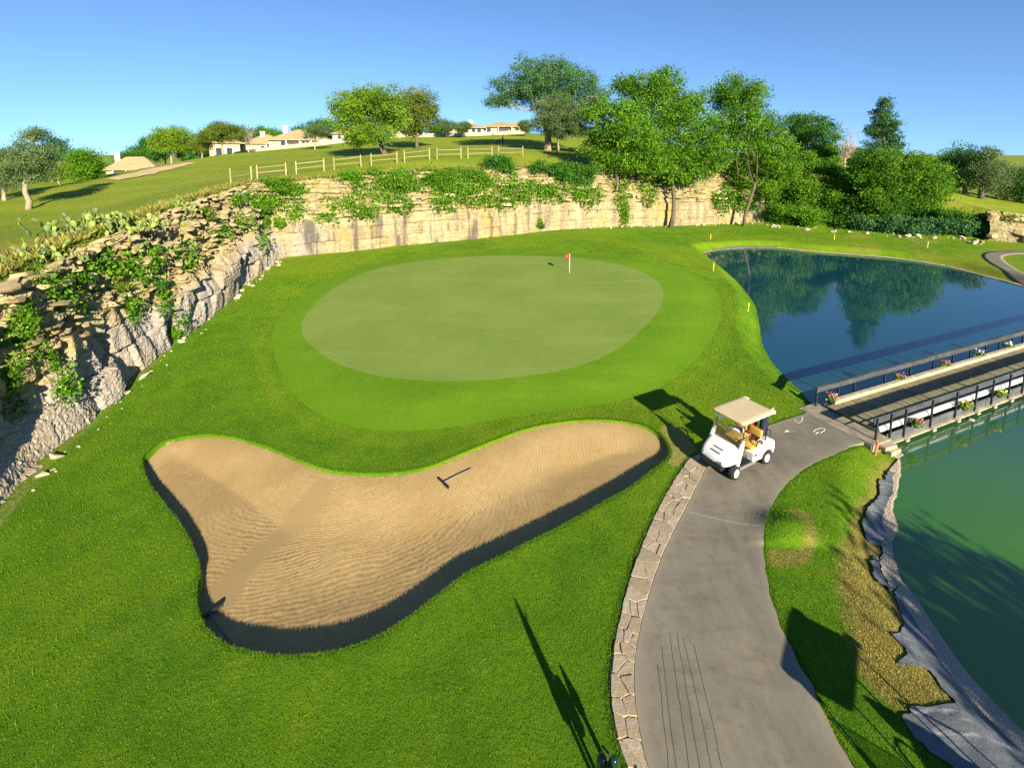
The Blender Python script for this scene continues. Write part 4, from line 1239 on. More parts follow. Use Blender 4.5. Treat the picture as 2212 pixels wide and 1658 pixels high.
def belt(px, top, y, wide, proto, label, group=G_BELT):
    X = at_depth(px, 300, y)[0]; z = gz(X, y)
    H = max(4.0, at_depth(px, top, y)[2] - z)
    o = PROTO[proto]
    if proto in _used: o = copy_tree(PROTO[proto])
    _used.add(proto)
    o.location = (X, y, z - 0.1)
    o.rotation_euler = (0, 0, (px * 1.7) % 6.28)
    sw = wide * y / F
    o.scale = (sw, sw, H)
    tag(o, label, 'tree', group)
_bl = [(276,318,150,62,0),(305,306,155,50,3),(322,288,150,52,0),(352,275,158,60,3),(398,292,165,58,0),(425,282,150,58,0),(455,270,160,66,1),(492,264,162,72,0),(528,268,160,60,3),(562,271,165,58,1),(592,270,170,56,0),(622,280,172,56,0),(655,264,168,66,3),(694,250,150,66,0),(730,262,150,60,3),(944,268,160,46,0),(966,254,165,44,3),(988,262,165,40,0),(1128,266,170,50,0),(1240,262,160,70,3),(1270,270,165,60,0)]
for i, (px, top, y, wd, pr) in enumerate(_bl):
    side = 'left' if px < 450 else ('middle' if px < 760 else 'right')
    belt(px, top, y, wd * 1.15, pr, 'far dark tree in the %s of the belt rising behind the house roofs' % side)
for i, (px, top, y, wd, pr) in enumerate([(1842,312,150,46,0),(1868,318,130,52,3),(1850,330,115,40,0),(1800,320,120,50,0),(1950,345,120,60,0),(2000,345,150,60,3),(2150,372,150,50,0),(2195,382,160,60,3),(2240,390,150,70,0),(2290,395,150,80,3)]):
    belt(px, top, y, wd * 1.15, pr, 'far dark tree seen beyond the right hand trees', 'far trees behind the right hand trees')
for i, (px, top, y, wd, pr) in enumerate([(215,352,140,44,0),(190,345,150,60,3),(90,345,130,70,0),(-20,350,120,80,0),(-90,340,110,100,3),(150,350,135,60,0)]):
    belt(px, top, y, wd * 1.15, pr, 'far dark tree seen behind the left hand trees', 'far trees behind the left hand trees')
for i, (px, top, y, wd, pr) in enumerate([(1000,283,112,40,2),(965,284,113,36,2),(1135,276,112,34,2)]):
    belt(px, top, y, wd * 1.2, pr, ['grey garden bush before the middle house', 'grey garden bush left of the middle house', 'grey garden bush at the right end of the houses'][i], 'garden bushes by the houses')

# ---- things growing on the wall: find the rock point behind a pixel
_gs, _gv = np.meshgrid(np.arange(_s0, S_END, 0.25), np.linspace(0.02, 1.12, 44), indexing='ij')
_gp, _, _ = rock_point(_gs.ravel(), _gv.ravel())
_vv = _gp - np.array([0, 0, CAMH])
_zc = CF * _vv[:, 1] - SF * _vv[:, 2]; _yc = SF * _vv[:, 1] + CF * _vv[:, 2]
_GX = np.where(_zc > 1, PPX + F * _vv[:, 0] / np.maximum(_zc, 1e-3), 1e6); _GY = PPY - F * _yc / np.maximum(_zc, 1e-3)
def rock_pick(px, py):
    i = int(np.argmin((_GX - px) ** 2 + (_GY - py) ** 2))
    s = float(_gs.ravel()[i]); x, y, nx, ny, w = cl_at(s)
    return _gp[i].copy(), np.array([nx, ny, 0.0])
def ter_pick(px, py, y0=25, y1=140):
    ys = np.linspace(y0, y1, 500)
    P = np.array([at_depth(px, py, q) for q in ys])
    z = terrain(P[:, 0], P[:, 1])[0]
    k = np.argmax(P[:, 2] < z)
    return np.array([P[k, 0], P[k, 1], z[k]])
_bush = [0]
def bush(label, px, py, rx, ry, mat, group, where='rock', dens=1.0, tint0=0.5, flat=0.7, cat='shrub', lf=1.0):
    _bush[0] += 1
    rng = np.random.default_rng(4000 + _bush[0])
    if where == 'rock':
        p, n = rock_pick(px, py)
    else:
        p = ter_pick(px, py + ry * 0.55); n = np.array([0, -1.0, 0])
    d = math.hypot(p[0], p[1]); k = p[1] * CF / F + 0.0015
    k = (CF * p[1] - SF * (p[2] - CAMH)) / F
    R, Rz = rx * k, ry * k
    c = p + n * R * 0.12
    L = []
    nl = 4 if max(R, Rz) < 1.5 else 7
    for _ in range(nl):
        L.append((rng.uniform(-0.62, 0.62) * R, rng.uniform(-0.45, 0.45) * R * flat, rng.uniform(-0.55, 0.55) * Rz + (Rz * 0.55 if where != 'rock' else 0), R * rng.uniform(0.34, 0.5), R * flat * rng.uniform(0.34, 0.5), Rz * rng.uniform(0.36, 0.5)))
    root = empty('shrub', tuple(c)); tag(root, label, cat, group)
    ls = np.clip(0.0042 * d + 0.02, 0.075, 0.32) * lf
    cl = max(0.16, min(0.75, R * 0.26))
    cr, tips = foliage_obj('foliage', L, mat, root, 4200 + _bush[0], dens * 1.25 * min(1.6, max(0.75, (cl / (ls * 2.2)) ** 2)), ls, cl, 0.5, 0, tint0)
    m = MB()
    for q in L:
        m.tube(wiggle((0, 0, -Rz * 0.5), q[:3], 3, 0.08, rng), [0.02 + 0.01 * R, 0.02, 0.015, 0.008], 5)
    m.build('stem', M['bark'], root)
    return root
GB = 'shrubs along the brow of the back wall'
GL = 'shrubs on the left rock wall'
bush('dark bushy shrub standing tallest on the brow below the fence end', 1075, 357, 42, 34, 'leaf_deep', GB)
bush('wide dark shrub on the brow left of the wall trees', 1190, 368, 56, 28, 'leaf_deep', GB)
bush('dark shrub joining the wide shrub to the wall trees', 1258, 376, 36, 24, 'leaf_deep', GB)
bush('dense green shrub hanging over the brow at its middle', 930, 388, 58, 26, 'leaf_fresh', GB, tint0=0.35)
bush('green shrub on the brow right of the hanging one', 1010, 382, 46, 20, 'leaf_fresh', GB, tint0=0.45)
bush('green shrub on the brow near the corner of the walls', 775, 385, 46, 20, 'leaf_fresh', GB, tint0=0.4)
bush('low shrub trailing below the brow left of the hanging one', 862, 398, 46, 26, 'leaf_fresh', GB, tint0=0.45)
bush('bright shrub crowning the corner of the walls', 592, 400, 44, 20, 'leaf_fresh', GL, tint0=0.5)
bush('shrub draped down the gully near the corner of the walls', 566, 466, 18, 38, 'leaf_fresh', GL, tint0=0.4)
bush('small shrub at the gully foot near the corner', 606, 482, 22, 16, 'leaf_fresh', GL, tint0=0.5)
bush('shrub on the left wall brow beside the corner shrub', 500, 440, 38, 18, 'leaf_fresh', GL, tint0=0.45)
bush('lower shrub on the left brow towards the cactus', 432, 462, 30, 13, 'leaf_olive', GL, tint0=0.45)
bush('dark mass of shrubs below the big cactus', 165, 600, 36, 24, 'leaf_fresh', GL, tint0=0.5)
bush('olive shrub right of the dark mass below the cactus', 245, 606, 28, 24, 'leaf_olive', GL, tint0=0.45)
bush('green shrub on the left wall just inside the left edge', 52, 690, 28, 30, 'leaf_fresh', GL, tint0=0.4)
bush('tall yellowish shrub low on the wall at the left edge', 8, 818, 18, 40, 'leaf_lime', GL, tint0=0.4)
bush('vine mass hanging beside the bare grey face', 112, 775, 18, 36, 'leaf_fresh', GL, tint0=0.55)
bush('dark ledge shrub under the left wall brow at mid length', 345, 612, 15, 26, 'leaf_deep', GL, tint0=0.5)
bush('small shrub in the foot of the left wall', 372, 735, 14, 24, 'leaf_fresh', GL, tint0=0.5)
bush('little shrub in the middle of the cut back wall', 1165, 484, 13, 13, 'leaf_fresh', GB, tint0=0.5)
bush('small shrub beside the rubble face at the right edge', 2122, 505, 26, 18, 'leaf_fresh', 'shrubs by the right rubble face', 'slope', 1.1, 0.5)
bush('shrub on top of the rubble face at the right edge', 2185, 483, 30, 10, 'leaf_olive', 'shrubs by the right rubble face', 'slope', 1.1, 0.5)
GS = 'shrubs of the overgrown slope'
for q in [(1680,420,50,48,'leaf_fresh'),(1722,372,46,46,'leaf_fresh'),(1764,396,50,54,'leaf_fresh'),(1700,400,44,50,'leaf_fresh'),(1745,430,50,44,'leaf_fresh'),(1790,415,44,46,'leaf_fresh'),(1655,430,34,44,'leaf_fresh'),(1770,350,34,36,'leaf_fresh'),(1725,340,40,36,'leaf_fresh'),(1700,462,48,26,'leaf_fresh'),(1795,440,42,40,'leaf_fresh'),(1642,455,36,28,'leaf_deep'),(1832,462,44,30,'leaf_deep'),(1760,472,46,22,'leaf_fresh'),(1846,408,28,36,'leaf_fresh'),(1815,390,30,36,'leaf_deep')]:
    bush('bright tangled shrub on the overgrown slope right of the rock wall', *q[:4], q[4], GS, 'slope', 1.1, random.uniform(0.35, 0.6))
for q in [(1885,484,46,20),(1935,486,46,20),(1985,490,46,20),(2035,492,42,20),(2080,496,38,18),(2110,503,26,12)]:
    bush('low blue-green shrub in the hedge below the right field', *q, 'leaf_blue', 'low hedge below the right field', 'slope', 1.1, random.uniform(0.45, 0.7))
for q in [(1905,462,40,18),(1955,462,40,18),(2005,462,36,18),(2050,468,36,18),(2090,478,30,14),(1860,455,36,22)]:
    bush('dark shrub in the upper row below the right field', *q, 'leaf_deep', 'upper shrubs below the right field', 'slope', 1.1, random.uniform(0.4, 0.6))

# ---- creepers on the rock: one uncountable mass
rng = np.random.default_rng(77)
Cs, Ss, Ts = [], [], []
for a, b, ra, rb, n in [(905,392,95,30,161),(1000,398,60,24,93),(860,440,30,18,37),(1010,425,55,22,68),(1085,432,34,18,37),(1135,418,60,20,68),(1215,414,60,22,74),(1268,420,32,22,37),(770,425,13,36,31),(792,458,30,9,24),(1342,428,13,45,43),(1346,472,8,16,12),(1100,402,60,16,49),(700,470,20,7,12),(630,455,18,20,18),(1395,415,18,30,24),(1560,430,24,30,31),(1600,420,22,40,37),(160,640,50,34,18),(235,570,60,20,37),(110,600,40,26,14),(25,700,24,30,10),(60,745,16,30,8),(125,830,18,36,10),(135,860,10,20,4),(280,672,13,26,16),(330,560,20,20,16),(395,560,18,30,21),(520,480,26,16,16),(470,505,26,16,16),(590,440,22,22,21),(540,430,30,14,21),(345,650,8,26,12),(375,720,10,26,12),(300,590,24,18,16),(560,520,12,14,8),(640,415,20,12,18),(820,420,30,16,31),(730,440,26,12,18),(960,440,30,14,24),(30,770,26,40,10),(15,880,14,30,6)]:
    for _ in range(n):
        t = rng.uniform(0, 6.28); r = rng.random() ** 0.5
        p, nn = rock_pick(a + ra * r * math.cos(t), b + rb * r * math.sin(t))
        d = math.hypot(p[0], p[1])
        cl = 0.10 + 0.0075 * d
        k = 26
        q = rng.standard_normal((k, 3)) * np.array([cl, cl, cl * 1.1]) * 0.6
        Cs.append(p + nn * (0.05 + 0.10 * rng.random()) + q + nn * np.abs(rng.standard_normal((k, 1))) * 0.08 - np.abs(q[:, :1]) * 0)
        Ss.append((0.03 + 0.0042 * d) * (0.6 + 0.8 * rng.random(k)))
        Ts.append(np.clip(0.5 + 0.25 * rng.standard_normal() + 0.1 * rng.standard_normal(k), 0, 1))
V, Fq, TT = leaf_quads(np.concatenate(Cs), np.concatenate(Ss), np.concatenate(Ts), rng, aspect=0.36)
cr = mesh_obj('creeper', np_mesh('creeper', V, Fq, None, M['leaf_fresh'], False, {'tint': TT}))
tag(cr, 'green creeper and weeds spread over the rock ledges', 'creeper', kind='stuff')

# ---- prickly pears
def pad_mesh(mat):
    m = MB(); rings = []
    for k in range(7):
        t = k / 6; z = t
        w = math.sin(math.pi * (0.06 + 0.90 * t)) ** 0.75 * (0.30 + 0.12 * t)
        rings.append([(w * math.cos(a), w * 0.20 * math.sin(a), z) for a in np.linspace(0, 2 * math.pi, 8, endpoint=False)])
    m.loft(rings)
    return m.mesh('pad', M[mat], True)
PADS = [pad_mesh('cactus_pad'), pad_mesh('cactus_pad_lime')]
def cactus(label, px, py, wpx, n, seed, size=0.34):
    r = random.Random(seed)
    p, nn = rock_pick(px, py)
    k = p[1] / F
    p[2] = max(p[2], gz(p[0], p[1]) - 0.05)
    root = empty('prickly_pear', tuple(p + nn * 0.1)); tag(root, label, 'cactus', 'prickly pears on the left brow')
    cnt = 0
    while cnt < n:
        bx, by = r.gauss(0, wpx * k * 0.42), r.gauss(0, wpx * k * 0.25)
        bz = -0.15 + 0.0 * by
        pos = Vector((bx, by, bz)); dirv = Vector((r.gauss(0, 0.35), r.gauss(-0.1, 0.35), 1)).normalized()
        for lvl in range(r.randint(2, 4)):
            s = size * r.uniform(0.7, 1.15)
            o = bpy.data.objects.new('pad', PADS[r.random() < 0.45]); link(o, root)
            q = dirv.to_track_quat('Z', 'Y')
            o.rotation_mode = 'QUATERNION'
            o.rotation_quaternion = q @ Matrix.Rotation(r.uniform(0, 6.28), 4, 'Z').to_quaternion()
            o.location = pos; o.scale = (s, s, s)
            cnt += 1
            pos = pos + dirv * s * 0.93
            dirv = (dirv + Vector((r.gauss(0, 0.6), r.gauss(0, 0.6), 0.25))).normalized()
cactus('large grey-green prickly pear sprawling over the left brow', 240, 512, 125, 250, 1, 0.36)
cactus('prickly pear clump further left on the brow beyond the large one', 100, 574, 90, 95, 2, 0.28)
cactus('small prickly pear clump on the brow towards the corner', 388, 456, 50, 48, 3, 0.36)
cactus('prickly pear hanging on the ledges under the large one', 290, 548, 34, 34, 4, 0.34)
cactus('grey prickly pear on the ledges in the middle of the back wall', 872, 408, 34, 26, 5, 0.65)
# ------------------------------------------------------------------ bridge
BR_O = G(1887, 950); BR_A = math.radians(23.0); BR_L = 27.0
BU = np.array([math.cos(BR_A), math.sin(BR_A)]); BN = np.array([-math.sin(BR_A), math.cos(BR_A)])
BZ = float(zb(BR_O[0], BR_O[1])) + 0.02
bridge = tag(empty('footbridge', (BR_O[0], BR_O[1], BZ), BR_A), 'narrow plank bridge with dark railings crossing the pond', 'bridge')
def br_world(x, y, z=0.0):
    p = BR_O[:2] + BU * x + BN * y
    return (p[0], p[1], BZ + z)
def br_x(px, y, z):
    """station along the bridge that falls on a pixel column"""
    xs = np.linspace(-2, 27, 1200)
    return float(xs[np.argmin([abs(project(br_world(q, y, z))[0] - px) for q in xs])])
def rbox(c, s, bevel=0.006):
    return MB().box(c, s)
_pl = MB().box((0, 0, 0), (0.188, 1.86, 0.05)).mesh('plank', M['deck_wood'])
k = 0; x = 0.62
while x < BR_L:
    o = bpy.data.objects.new('plank', _pl); link(o, bridge)
    o.location = (x, 1.20 + random.uniform(-0.015, 0.015), 0.10 + random.uniform(-0.006, 0.006))
    o.rotation_euler = (random.uniform(-0.004, 0.004), random.uniform(-0.01, 0.01), random.uniform(-0.008, 0.008))
    o.scale = (random.uniform(0.94, 1.0), 1, 1)
    x += 0.205 + (0.02 if k % 4 == 3 else 0.0); k += 1
for y in (0.35, 1.2, 2.05):
    MB().box((BR_L / 2 + 0.3, y, -0.09), (BR_L - 0.6, 0.16, 0.30)).build('stringer', M['fascia_wood'], bridge)
for y0, nm in ((2.18, 'kerb_beam'),):
    for i in range(9):
        MB().box((0.95 + i * 2.9 + 1.44, y0, 0.20), (2.87, 0.20, 0.17)).build(nm, M['bridge_concrete'], bridge, bevel=0.015)
for i in range(9):
    x0 = 0.55 + i * 2.9
    pts = [(x0, 0.16, 0.19), (x0 + 2.88, 0.16, 0.19)]
    m = MB(); m.tube(pts, 0.115, 12); m.build('white_beam', M['white_beam'], bridge, True)
POSTS = [0.0, 0.85, 1.65] + [1.65 + 1.72 * i for i in range(1, 15)]
_fr = [br_x(px, 0.0, 0.0) for px in (1889, 1918, 1949, 2007, 2060, 2103, 2139, 2175, 2205)]
FP = [0.0] + [q for q in _fr[1:]]
while FP[-1] < BR_L - 2: FP.append(FP[-1] + 1.75)
_bk = [br_x(px, 2.42, 0.0) for px in (1764, 1811, 1846, 1911, 1966, 2016, 2058, 2096, 2129, 2158, 2186, 2209)]
BP = [max(-0.2, q) for q in _bk]
while BP[-1] < BR_L - 2: BP.append(BP[-1] + 1.75)
for i, x in enumerate(FP):
    p = MB(); p.box((x, -0.06, 0.24), (0.07, 0.06, 1.22)); p.build('post', M['dark_metal'], bridge, bevel=0.006)
    if i >= 2: MB().box((x, -0.13, -0.34), (0.22, 0.22, 0.10)).build('bracket', M['bridge_concrete'], bridge, bevel=0.01)
for i, x in enumerate(BP):
    MB().box((x, 2.46, 0.24), (0.07, 0.06, 1.22)).build('post', M['dark_metal'], bridge, bevel=0.006)
for arr, y, nm in ((FP, -0.01, 'rail_board'), (BP, 2.41, 'rail_board')):
    for i in range(len(arr) - 1):
        a, b = arr[i], arr[i + 1]
        rot = Matrix.Rotation(random.uniform(-0.02, 0.02), 3, 'X')
        h = 0.23 if y < 1 else 0.20
        MB().box(((a + b) / 2 - (0.06 if i == 0 else 0), y, 0.74 + random.uniform(-0.008, 0.008)), (b - a - 0.015 + (0.12 if i == 0 else 0), 0.045, h), rot).build(nm, M['rail_wood'], bridge, bevel=0.008)
        if y > 1:                                                      # flat cap board, pale where worn
            MB().box(((a + b) / 2 - (0.06 if i == 0 else 0), y + 0.02, 0.862), (b - a - 0.012 + (0.12 if i == 0 else 0), 0.13, 0.035)).build('cap_board', M['rail_wood'], bridge, bevel=0.006)
        else:
            MB().tube([(a, y + 0.05, 0.44), (b, y + 0.05, 0.44)], 0.018, 6).build('mid_rail', M['dark_metal'], bridge)
x0 = 0.75
while x0 < BR_L - 2:
    MB().box((x0 + 0.86, -0.005, -0.06), (1.70, 0.05, 0.17)).build('fascia_board', M['fascia_wood'], bridge, bevel=0.006)
    MB().box((x0 + 0.86, -0.002, -0.23), (1.70, 0.05, 0.155)).build('fascia_board', M['fascia_wood'], bridge, bevel=0.006)
    MB().box((x0 + 0.86, -0.06, -0.335), (1.715, 0.16, 0.05)).build('ledge', M['bridge_concrete'], bridge, bevel=0.008)
    x0 += 1.72
a = MB(); a.box((0.05, 1.2, -0.55), (1.15, 2.9, 1.14)); a.build('abutment', M['abutment_concrete'], bridge, bevel=0.02)
for i in range(4):
    MB().box((0.20 + 0.13 * i, -0.33 - 0.10 * (i % 2), -0.10 - 0.14 * i), (0.62 - 0.05 * i, 0.36, 0.13), Matrix.Rotation(0.06 * (i - 1), 3, 'Z')).build('abutment_step', M['bridge_concrete'], bridge, bevel=0.015)
m = MB(); m.lathe([(0.04, -0.85), (0.13, -0.78), (0.17, -0.62), (0.13, -0.48), (0.04, -0.44)], (6.1, -0.22, 0.02), 'z', 12)
tag(m.build('float', M['bridge_concrete'], None, True), 'pale round float hanging in the water under the bridge edge', 'float')
bpy.data.objects['float'].location = (BR_O[0], BR_O[1], BZ); bpy.data.objects['float'].rotation_euler = (0, 0, BR_A)
# far landing so that the bridge stands on something
MB().box((BR_L + 0.4, 1.2, -0.9), (1.8, 3.0, 1.9)).build('abutment', M['bridge_concrete'], bridge, bevel=0.02)
for xs in (9.0, 18.0):
    MB().box((xs, 1.2, -1.0), (0.4, 2.0, 1.5)).build('pier', M['bridge_concrete'], bridge, bevel=0.02)

def basket(label, x, y, petals, seed, zc=0.30):
    rng = np.random.default_rng(seed)
    w = br_world(x, y, zc)
    root = tag(empty('flower_basket', w, BR_A), label, 'flower basket', 'hanging flower baskets on the bridge')
    m = MB(); m.lathe([(0.05, -0.17), (0.10, -0.14), (0.15, -0.05), (0.165, 0.03), (0.15, 0.03)], (0, 0, 0), 'z', 12)
    m.build('pot', M['basket_green'], root, True)
    m = MB()
    for k in range(3):
        t = k * 2.1
        m.tube([(0.15 * math.cos(t), 0.15 * math.sin(t), 0.02), (0, 0, 0.40)], 0.006, 4)
    m.tube([(0, 0, 0.40), (0, 0.04 if y > 1 else 0.05, 0.46)], 0.008, 4)
    m.build('hanger', M['dark_metal'], root)
    C = rng.standard_normal((150, 3)) * np.array([0.10, 0.10, 0.06]) + np.array([0, 0, 0.06])
    V, Fq, T = leaf_quads(C, 0.06 + 0.05 * rng.random(150), rng.random(150), rng, aspect=0.36)
    mesh_obj('leaves', np_mesh('leaves', V, Fq, None, M['leaf_lime'], False, {'tint': T}), root)
    C = rng.standard_normal((46, 3)) * np.array([0.085, 0.085, 0.05]) + np.array([0, -0.03, 0.16])
    V, Fq, T = leaf_quads(C, 0.06 + 0.035 * rng.random(46), rng.random(46), rng, aspect=0.46)
    mesh_obj('blossom', np_mesh('blossom', V, Fq, None, M[petals], False, {'tint': T}), root)
for i, (px, pet, lb) in enumerate([(1796,'petal_pink','basket of pink flowers at the near end of the far railing'),(1942,'petal_pink','basket of pink and red flowers, second along the far railing'),(2041,'petal_pink','basket of pink flowers, third along the far railing'),(2118,'petal_white','basket of white flowers, fourth along the far railing'),(2178,'petal_white','basket of pale flowers, furthest along the far railing')]):
    basket(lb, br_x(px, 2.30, 0.35), 2.30, pet, 50 + i)
for i, (px, pet, lb) in enumerate([(1977,'petal_pink','basket of magenta flowers at the near end of the near railing'),(2081,'petal_yellow','basket of yellow flowers in the middle of the near railing'),(2156,'petal_yellow','basket of green leaves furthest along the near railing')]):
    basket(lb, br_x(px, -0.16, 0.30), -0.22, pet, 60 + i, 0.24)

# ------------------------------------------------------------------ stone kerb beside the path
def clip(poly, a, b, c):
    """keep a*x+b*y<=c"""
    out = []
    n = len(poly)
    for i in range(n):
        p, q = poly[i], poly[(i + 1) % n]
        dp, dq = a * p[0] + b * p[1] - c, a * q[0] + b * q[1] - c
        if dp <= 0: out.append(p)
        if (dp < 0) != (dq < 0) and abs(dp - dq) > 1e-12:
            t = dp / (dp - dq); out.append((p[0] + (q[0] - p[0]) * t, p[1] + (q[1] - p[1]) * t))
    return out
_pl_end = np.argmin(np.linalg.norm(PATH_L - G(1540, 992)[:2], axis=1))
KA, KB = resample(KERB_L, 240), resample(PATH_L[:_pl_end + 1], 240)
_mid = (KA + KB) / 2
_ks = np.concatenate([[0], np.cumsum(np.linalg.norm(np.diff(_mid, axis=0), axis=1))]); KLEN = _ks[-1]
KW = np.linalg.norm(KB - KA, axis=1)
def kerb_map(s, t):
    i = np.interp(s, _ks, np.arange(240))
    ax = np.interp(i, np.arange(240), KA[:, 0]); ay = np.interp(i, np.arange(240), KA[:, 1])
    bx_ = np.interp(i, np.arange(240), KB[:, 0]); by_ = np.interp(i, np.arange(240), KB[:, 1])
    return ax + (bx_ - ax) * t, ay + (by_ - ay) * t
V_, F_, _e = strip(_edge_noise(KA, 0.05, 21), KB - (KB - KA) * 0.01, 240, 5, low, 0.022, 0.2, True)
kerb = tag(mesh_obj('stone_kerb', np_mesh('stone_kerb', V_, F_, None, M['mortar'], True)), 'crazy paved limestone edging along the left of the cart path', 'stone edging')
_rk = random.Random(12)
seeds = []
s = 0.0
while s < KLEN:
    w = float(np.interp(s, _ks, KW))
    big = s / KLEN
    n = 1 if _rk.random() < 0.42 * (1 - big) + 0.04 else (2 if _rk.random() < 0.72 else 3)
    for q in range(n):
        seeds.append((s + _rk.uniform(-0.10, 0.10), (q + 0.5 + _rk.uniform(-0.22, 0.22)) / n * w))
    s += _rk.uniform(0.24, 0.46) if n > 1 else _rk.uniform(0.36, 0.55)
for i, (sx, sy) in enumerate(seeds):
    w = float(np.interp(sx, _ks, KW))
    poly = [(sx - 0.5, 0.02), (sx + 0.5, 0.02), (sx + 0.5, w - 0.02), (sx - 0.5, w - 0.02)]
    for j, (qx, qy) in enumerate(seeds):
        if j == i or abs(qx - sx) > 1.2: continue
        a_, b_ = qx - sx, qy - sy
        L = math.hypot(a_, b_)
        if L < 1e-6: continue
        c_ = (a_ * (sx + qx) / 2 + b_ * (sy + qy) / 2) - 0.007 * L
        poly = clip(poly, a_, b_, c_)
        if len(poly) < 3: break
    if len(poly) < 3: continue
    # wobble the outline
    rp = []
    for k in range(len(poly)):
        p, q = poly[k], poly[(k + 1) % len(poly)]
        for t in (0.06, 0.5, 0.94):
            rp.append((p[0] + (q[0] - p[0]) * t + _rk.uniform(-0.012, 0.012), p[1] + (q[1] - p[1]) * t + _rk.uniform(-0.012, 0.012)))
    cx, cy = np.mean([p[0] for p in rp]), np.mean([p[1] for p in rp])
    tilt = (_rk.uniform(-0.03, 0.03), _rk.uniform(-0.03, 0.03)); hz = _rk.uniform(0.030, 0.060)
    rings = []
    wx, wy = kerb_map(cx, cy / w); base_z = float(low(np.array([wx]), np.array([wy]))[0])
    for kk, zz in ((1.0, -0.05), (1.0, hz - 0.014), (0.955, hz)):
        ring = []
        for (a_, b_) in rp:
            qa, qb = cx + (a_ - cx) * kk, cy + (b_ - cy) * kk
            X_, Y_ = kerb_map(qa, np.clip(qb / w, 0, 1))
            ring.append((float(X_) - wx, float(Y_) - wy, zz + (tilt[0] * (a_ - cx) + tilt[1] * (b_ - cy) if zz > 0 else 0)))
        rings.append(ring)
    mm = MB(); mm.loft(rings)
    o = mm.build('stone', M['kerb_stone'], kerb); o.location = (wx, wy, base_z)

# ------------------------------------------------------------------ pond edge: liner sheets and gravel
def px_line(pts, plane=None, closed=False, step=0.12):
    return GP(pts, step, closed, plane)
def bank_strip(name, A, B, mat, off, label, cat, nu=140, nv=14, kind='structure', jag=0.06, lump=0.03):
    A = _edge_noise(resample(A, nu), jag * 2, 31); B = _edge_noise(resample(B, nu), jag * 0.5, 37)
    P = A[:, None] + (B - A)[:, None] * np.linspace(0, 1, nv)[None, :, None]
    Z = low_bank(P[..., 0].ravel(), P[..., 1].ravel()).reshape(nu, nv)
    Z = np.maximum(Z, ZW - 0.03) + off + lump * (0.6 + fbm(P[..., 0] * 2.2, P[..., 1] * 2.2, 19, 4))
    V = np.dstack([P, Z]).reshape(-1, 3)
    return tag(mesh_obj(name, np_mesh(name, V, grid_faces(nu, nv), None, mat, True)), label, cat, kind=kind)
_shore_u = [(1940,990),(1942,1022),(1935,1062),(1925,1102),(1935,1137),(1925,1172),(1930,1212),(1945,1257)]
_shore_l = [(1945,1257),(1975,1292),(2000,1332),(2040,1392),(2080,1447),(2130,1503),(2175,1552),(2212,1587),(2330,1690)]
_off = lambda pts, d: [(a - d, b) for a, b in pts]
bank_strip('shore_gravel', px_line(_off(_shore_u, 20)), px_line(_off(_shore_u, -4), ZW), M['shore_gravel'], 0.03, 'strip of pinkish gravel along the near pond edge', 'gravel', jag=0.08)
bank_strip('shore_gravel', px_line(_off(_shore_l, 9)), px_line(_off(_shore_l, -4), ZW), M['shore_gravel'], 0.040, 'pale folded edge strip along the lower pond shore', 'gravel', jag=0.03, lump=0.012)
bank_strip('pond_liner', px_line([(1926,995),(1905,1030),(1894,1062),(1868,1105),(1868,1135),(1895,1155)]), px_line([(1934,1000),(1930,1040),(1915,1075),(1908,1105),(1914,1130),(1906,1156)]), M['pond_liner'], 0.055, 'wrinkled grey pond liner showing near the bridge', 'pond liner', 80, jag=0.10, lump=0.06)
bank_strip('pond_liner', px_line([(1888,1182),(1880,1212),(1900,1250)]), px_line([(1902,1180),(1905,1215),(1926,1250)]), M['pond_liner'], 0.055, 'small patch of grey pond liner half way down the shore', 'pond liner', 40, jag=0.08, lump=0.05)
bank_strip('pond_liner', px_line([(1932,1264),(1952,1330),(1932,1375),(1958,1400),(1946,1440),(2005,1446),(2066,1520),(2010,1530),(1962,1552),(1990,1605),(2060,1660),(2170,1760)]), px_line(_off(_shore_l, 2)), M['pond_liner'], 0.022, 'broad dark sheet of pond liner on the lower bank', 'pond liner', 260, 24, jag=0.08, lump=0.035)
_shore_f = [(1520,547),(1540,542),(1600,536),(1680,536),(1760,544),(1850,551),(1950,560),(2050,576),(2130,596),(2212,618),(2330,652)]
_up = lambda pts, d: [(a, b - d) for a, b in pts]
bank_strip('shore_gravel', px_line(_up(_shore_f, 2.5), -0.38, False, 0.3), px_line(_up(_shore_f, -1), ZW, False, 0.3), M['shore_gravel'], 0.03, 'thin pale gravel line along the far pond shore', 'gravel', 160, 6, jag=0.10)
bank_strip('pond_liner', px_line(_up(_shore_f[1:4], 4.5), -0.32, False, 0.3), px_line(_up(_shore_f[1:4], 2), -0.38, False, 0.3), M['pond_liner'], 0.06, 'dark strip of pond liner at the far tip of the pond', 'pond liner', 60, 5, jag=0.08)
# ------------------------------------------------------------------ flag, rakes, stakes, marks
p = G(1230, 597); pz = float(low(np.array([p[0]]), np.array([p[1]]))[0]) + 0.022
fl = tag(empty('flagstick', (p[0], p[1], pz)), 'white flagstick with a drooping red flag on the green', 'flagstick')
H = at_depth(1230, 548, p[1])[2] - pz
m = MB(); m.tube([(0, 0, -0.15), (0, 0, H * 0.5), (0, 0, H)], [0.020, 0.017, 0.015], 8); m.build('pole', M['white_paint'], fl, True)
rows = []
for i in range(7):
    t = i / 6
    rows.append([(-0.02 - 0.36 * t * (1 - 0.25 * k / 4) , 0.05 * math.sin(5 * t + k * 0.5) * t, H - 0.02 - 0.32 * k / 4 - 0.30 * t ** 1.3 * (0.55 + 0.12 * k)) for k in range(5)])
vv = np.array(rows).reshape(-1, 3); vv2 = vv + np.array([0, 0.006, 0])
ff = grid_faces(7, 5)
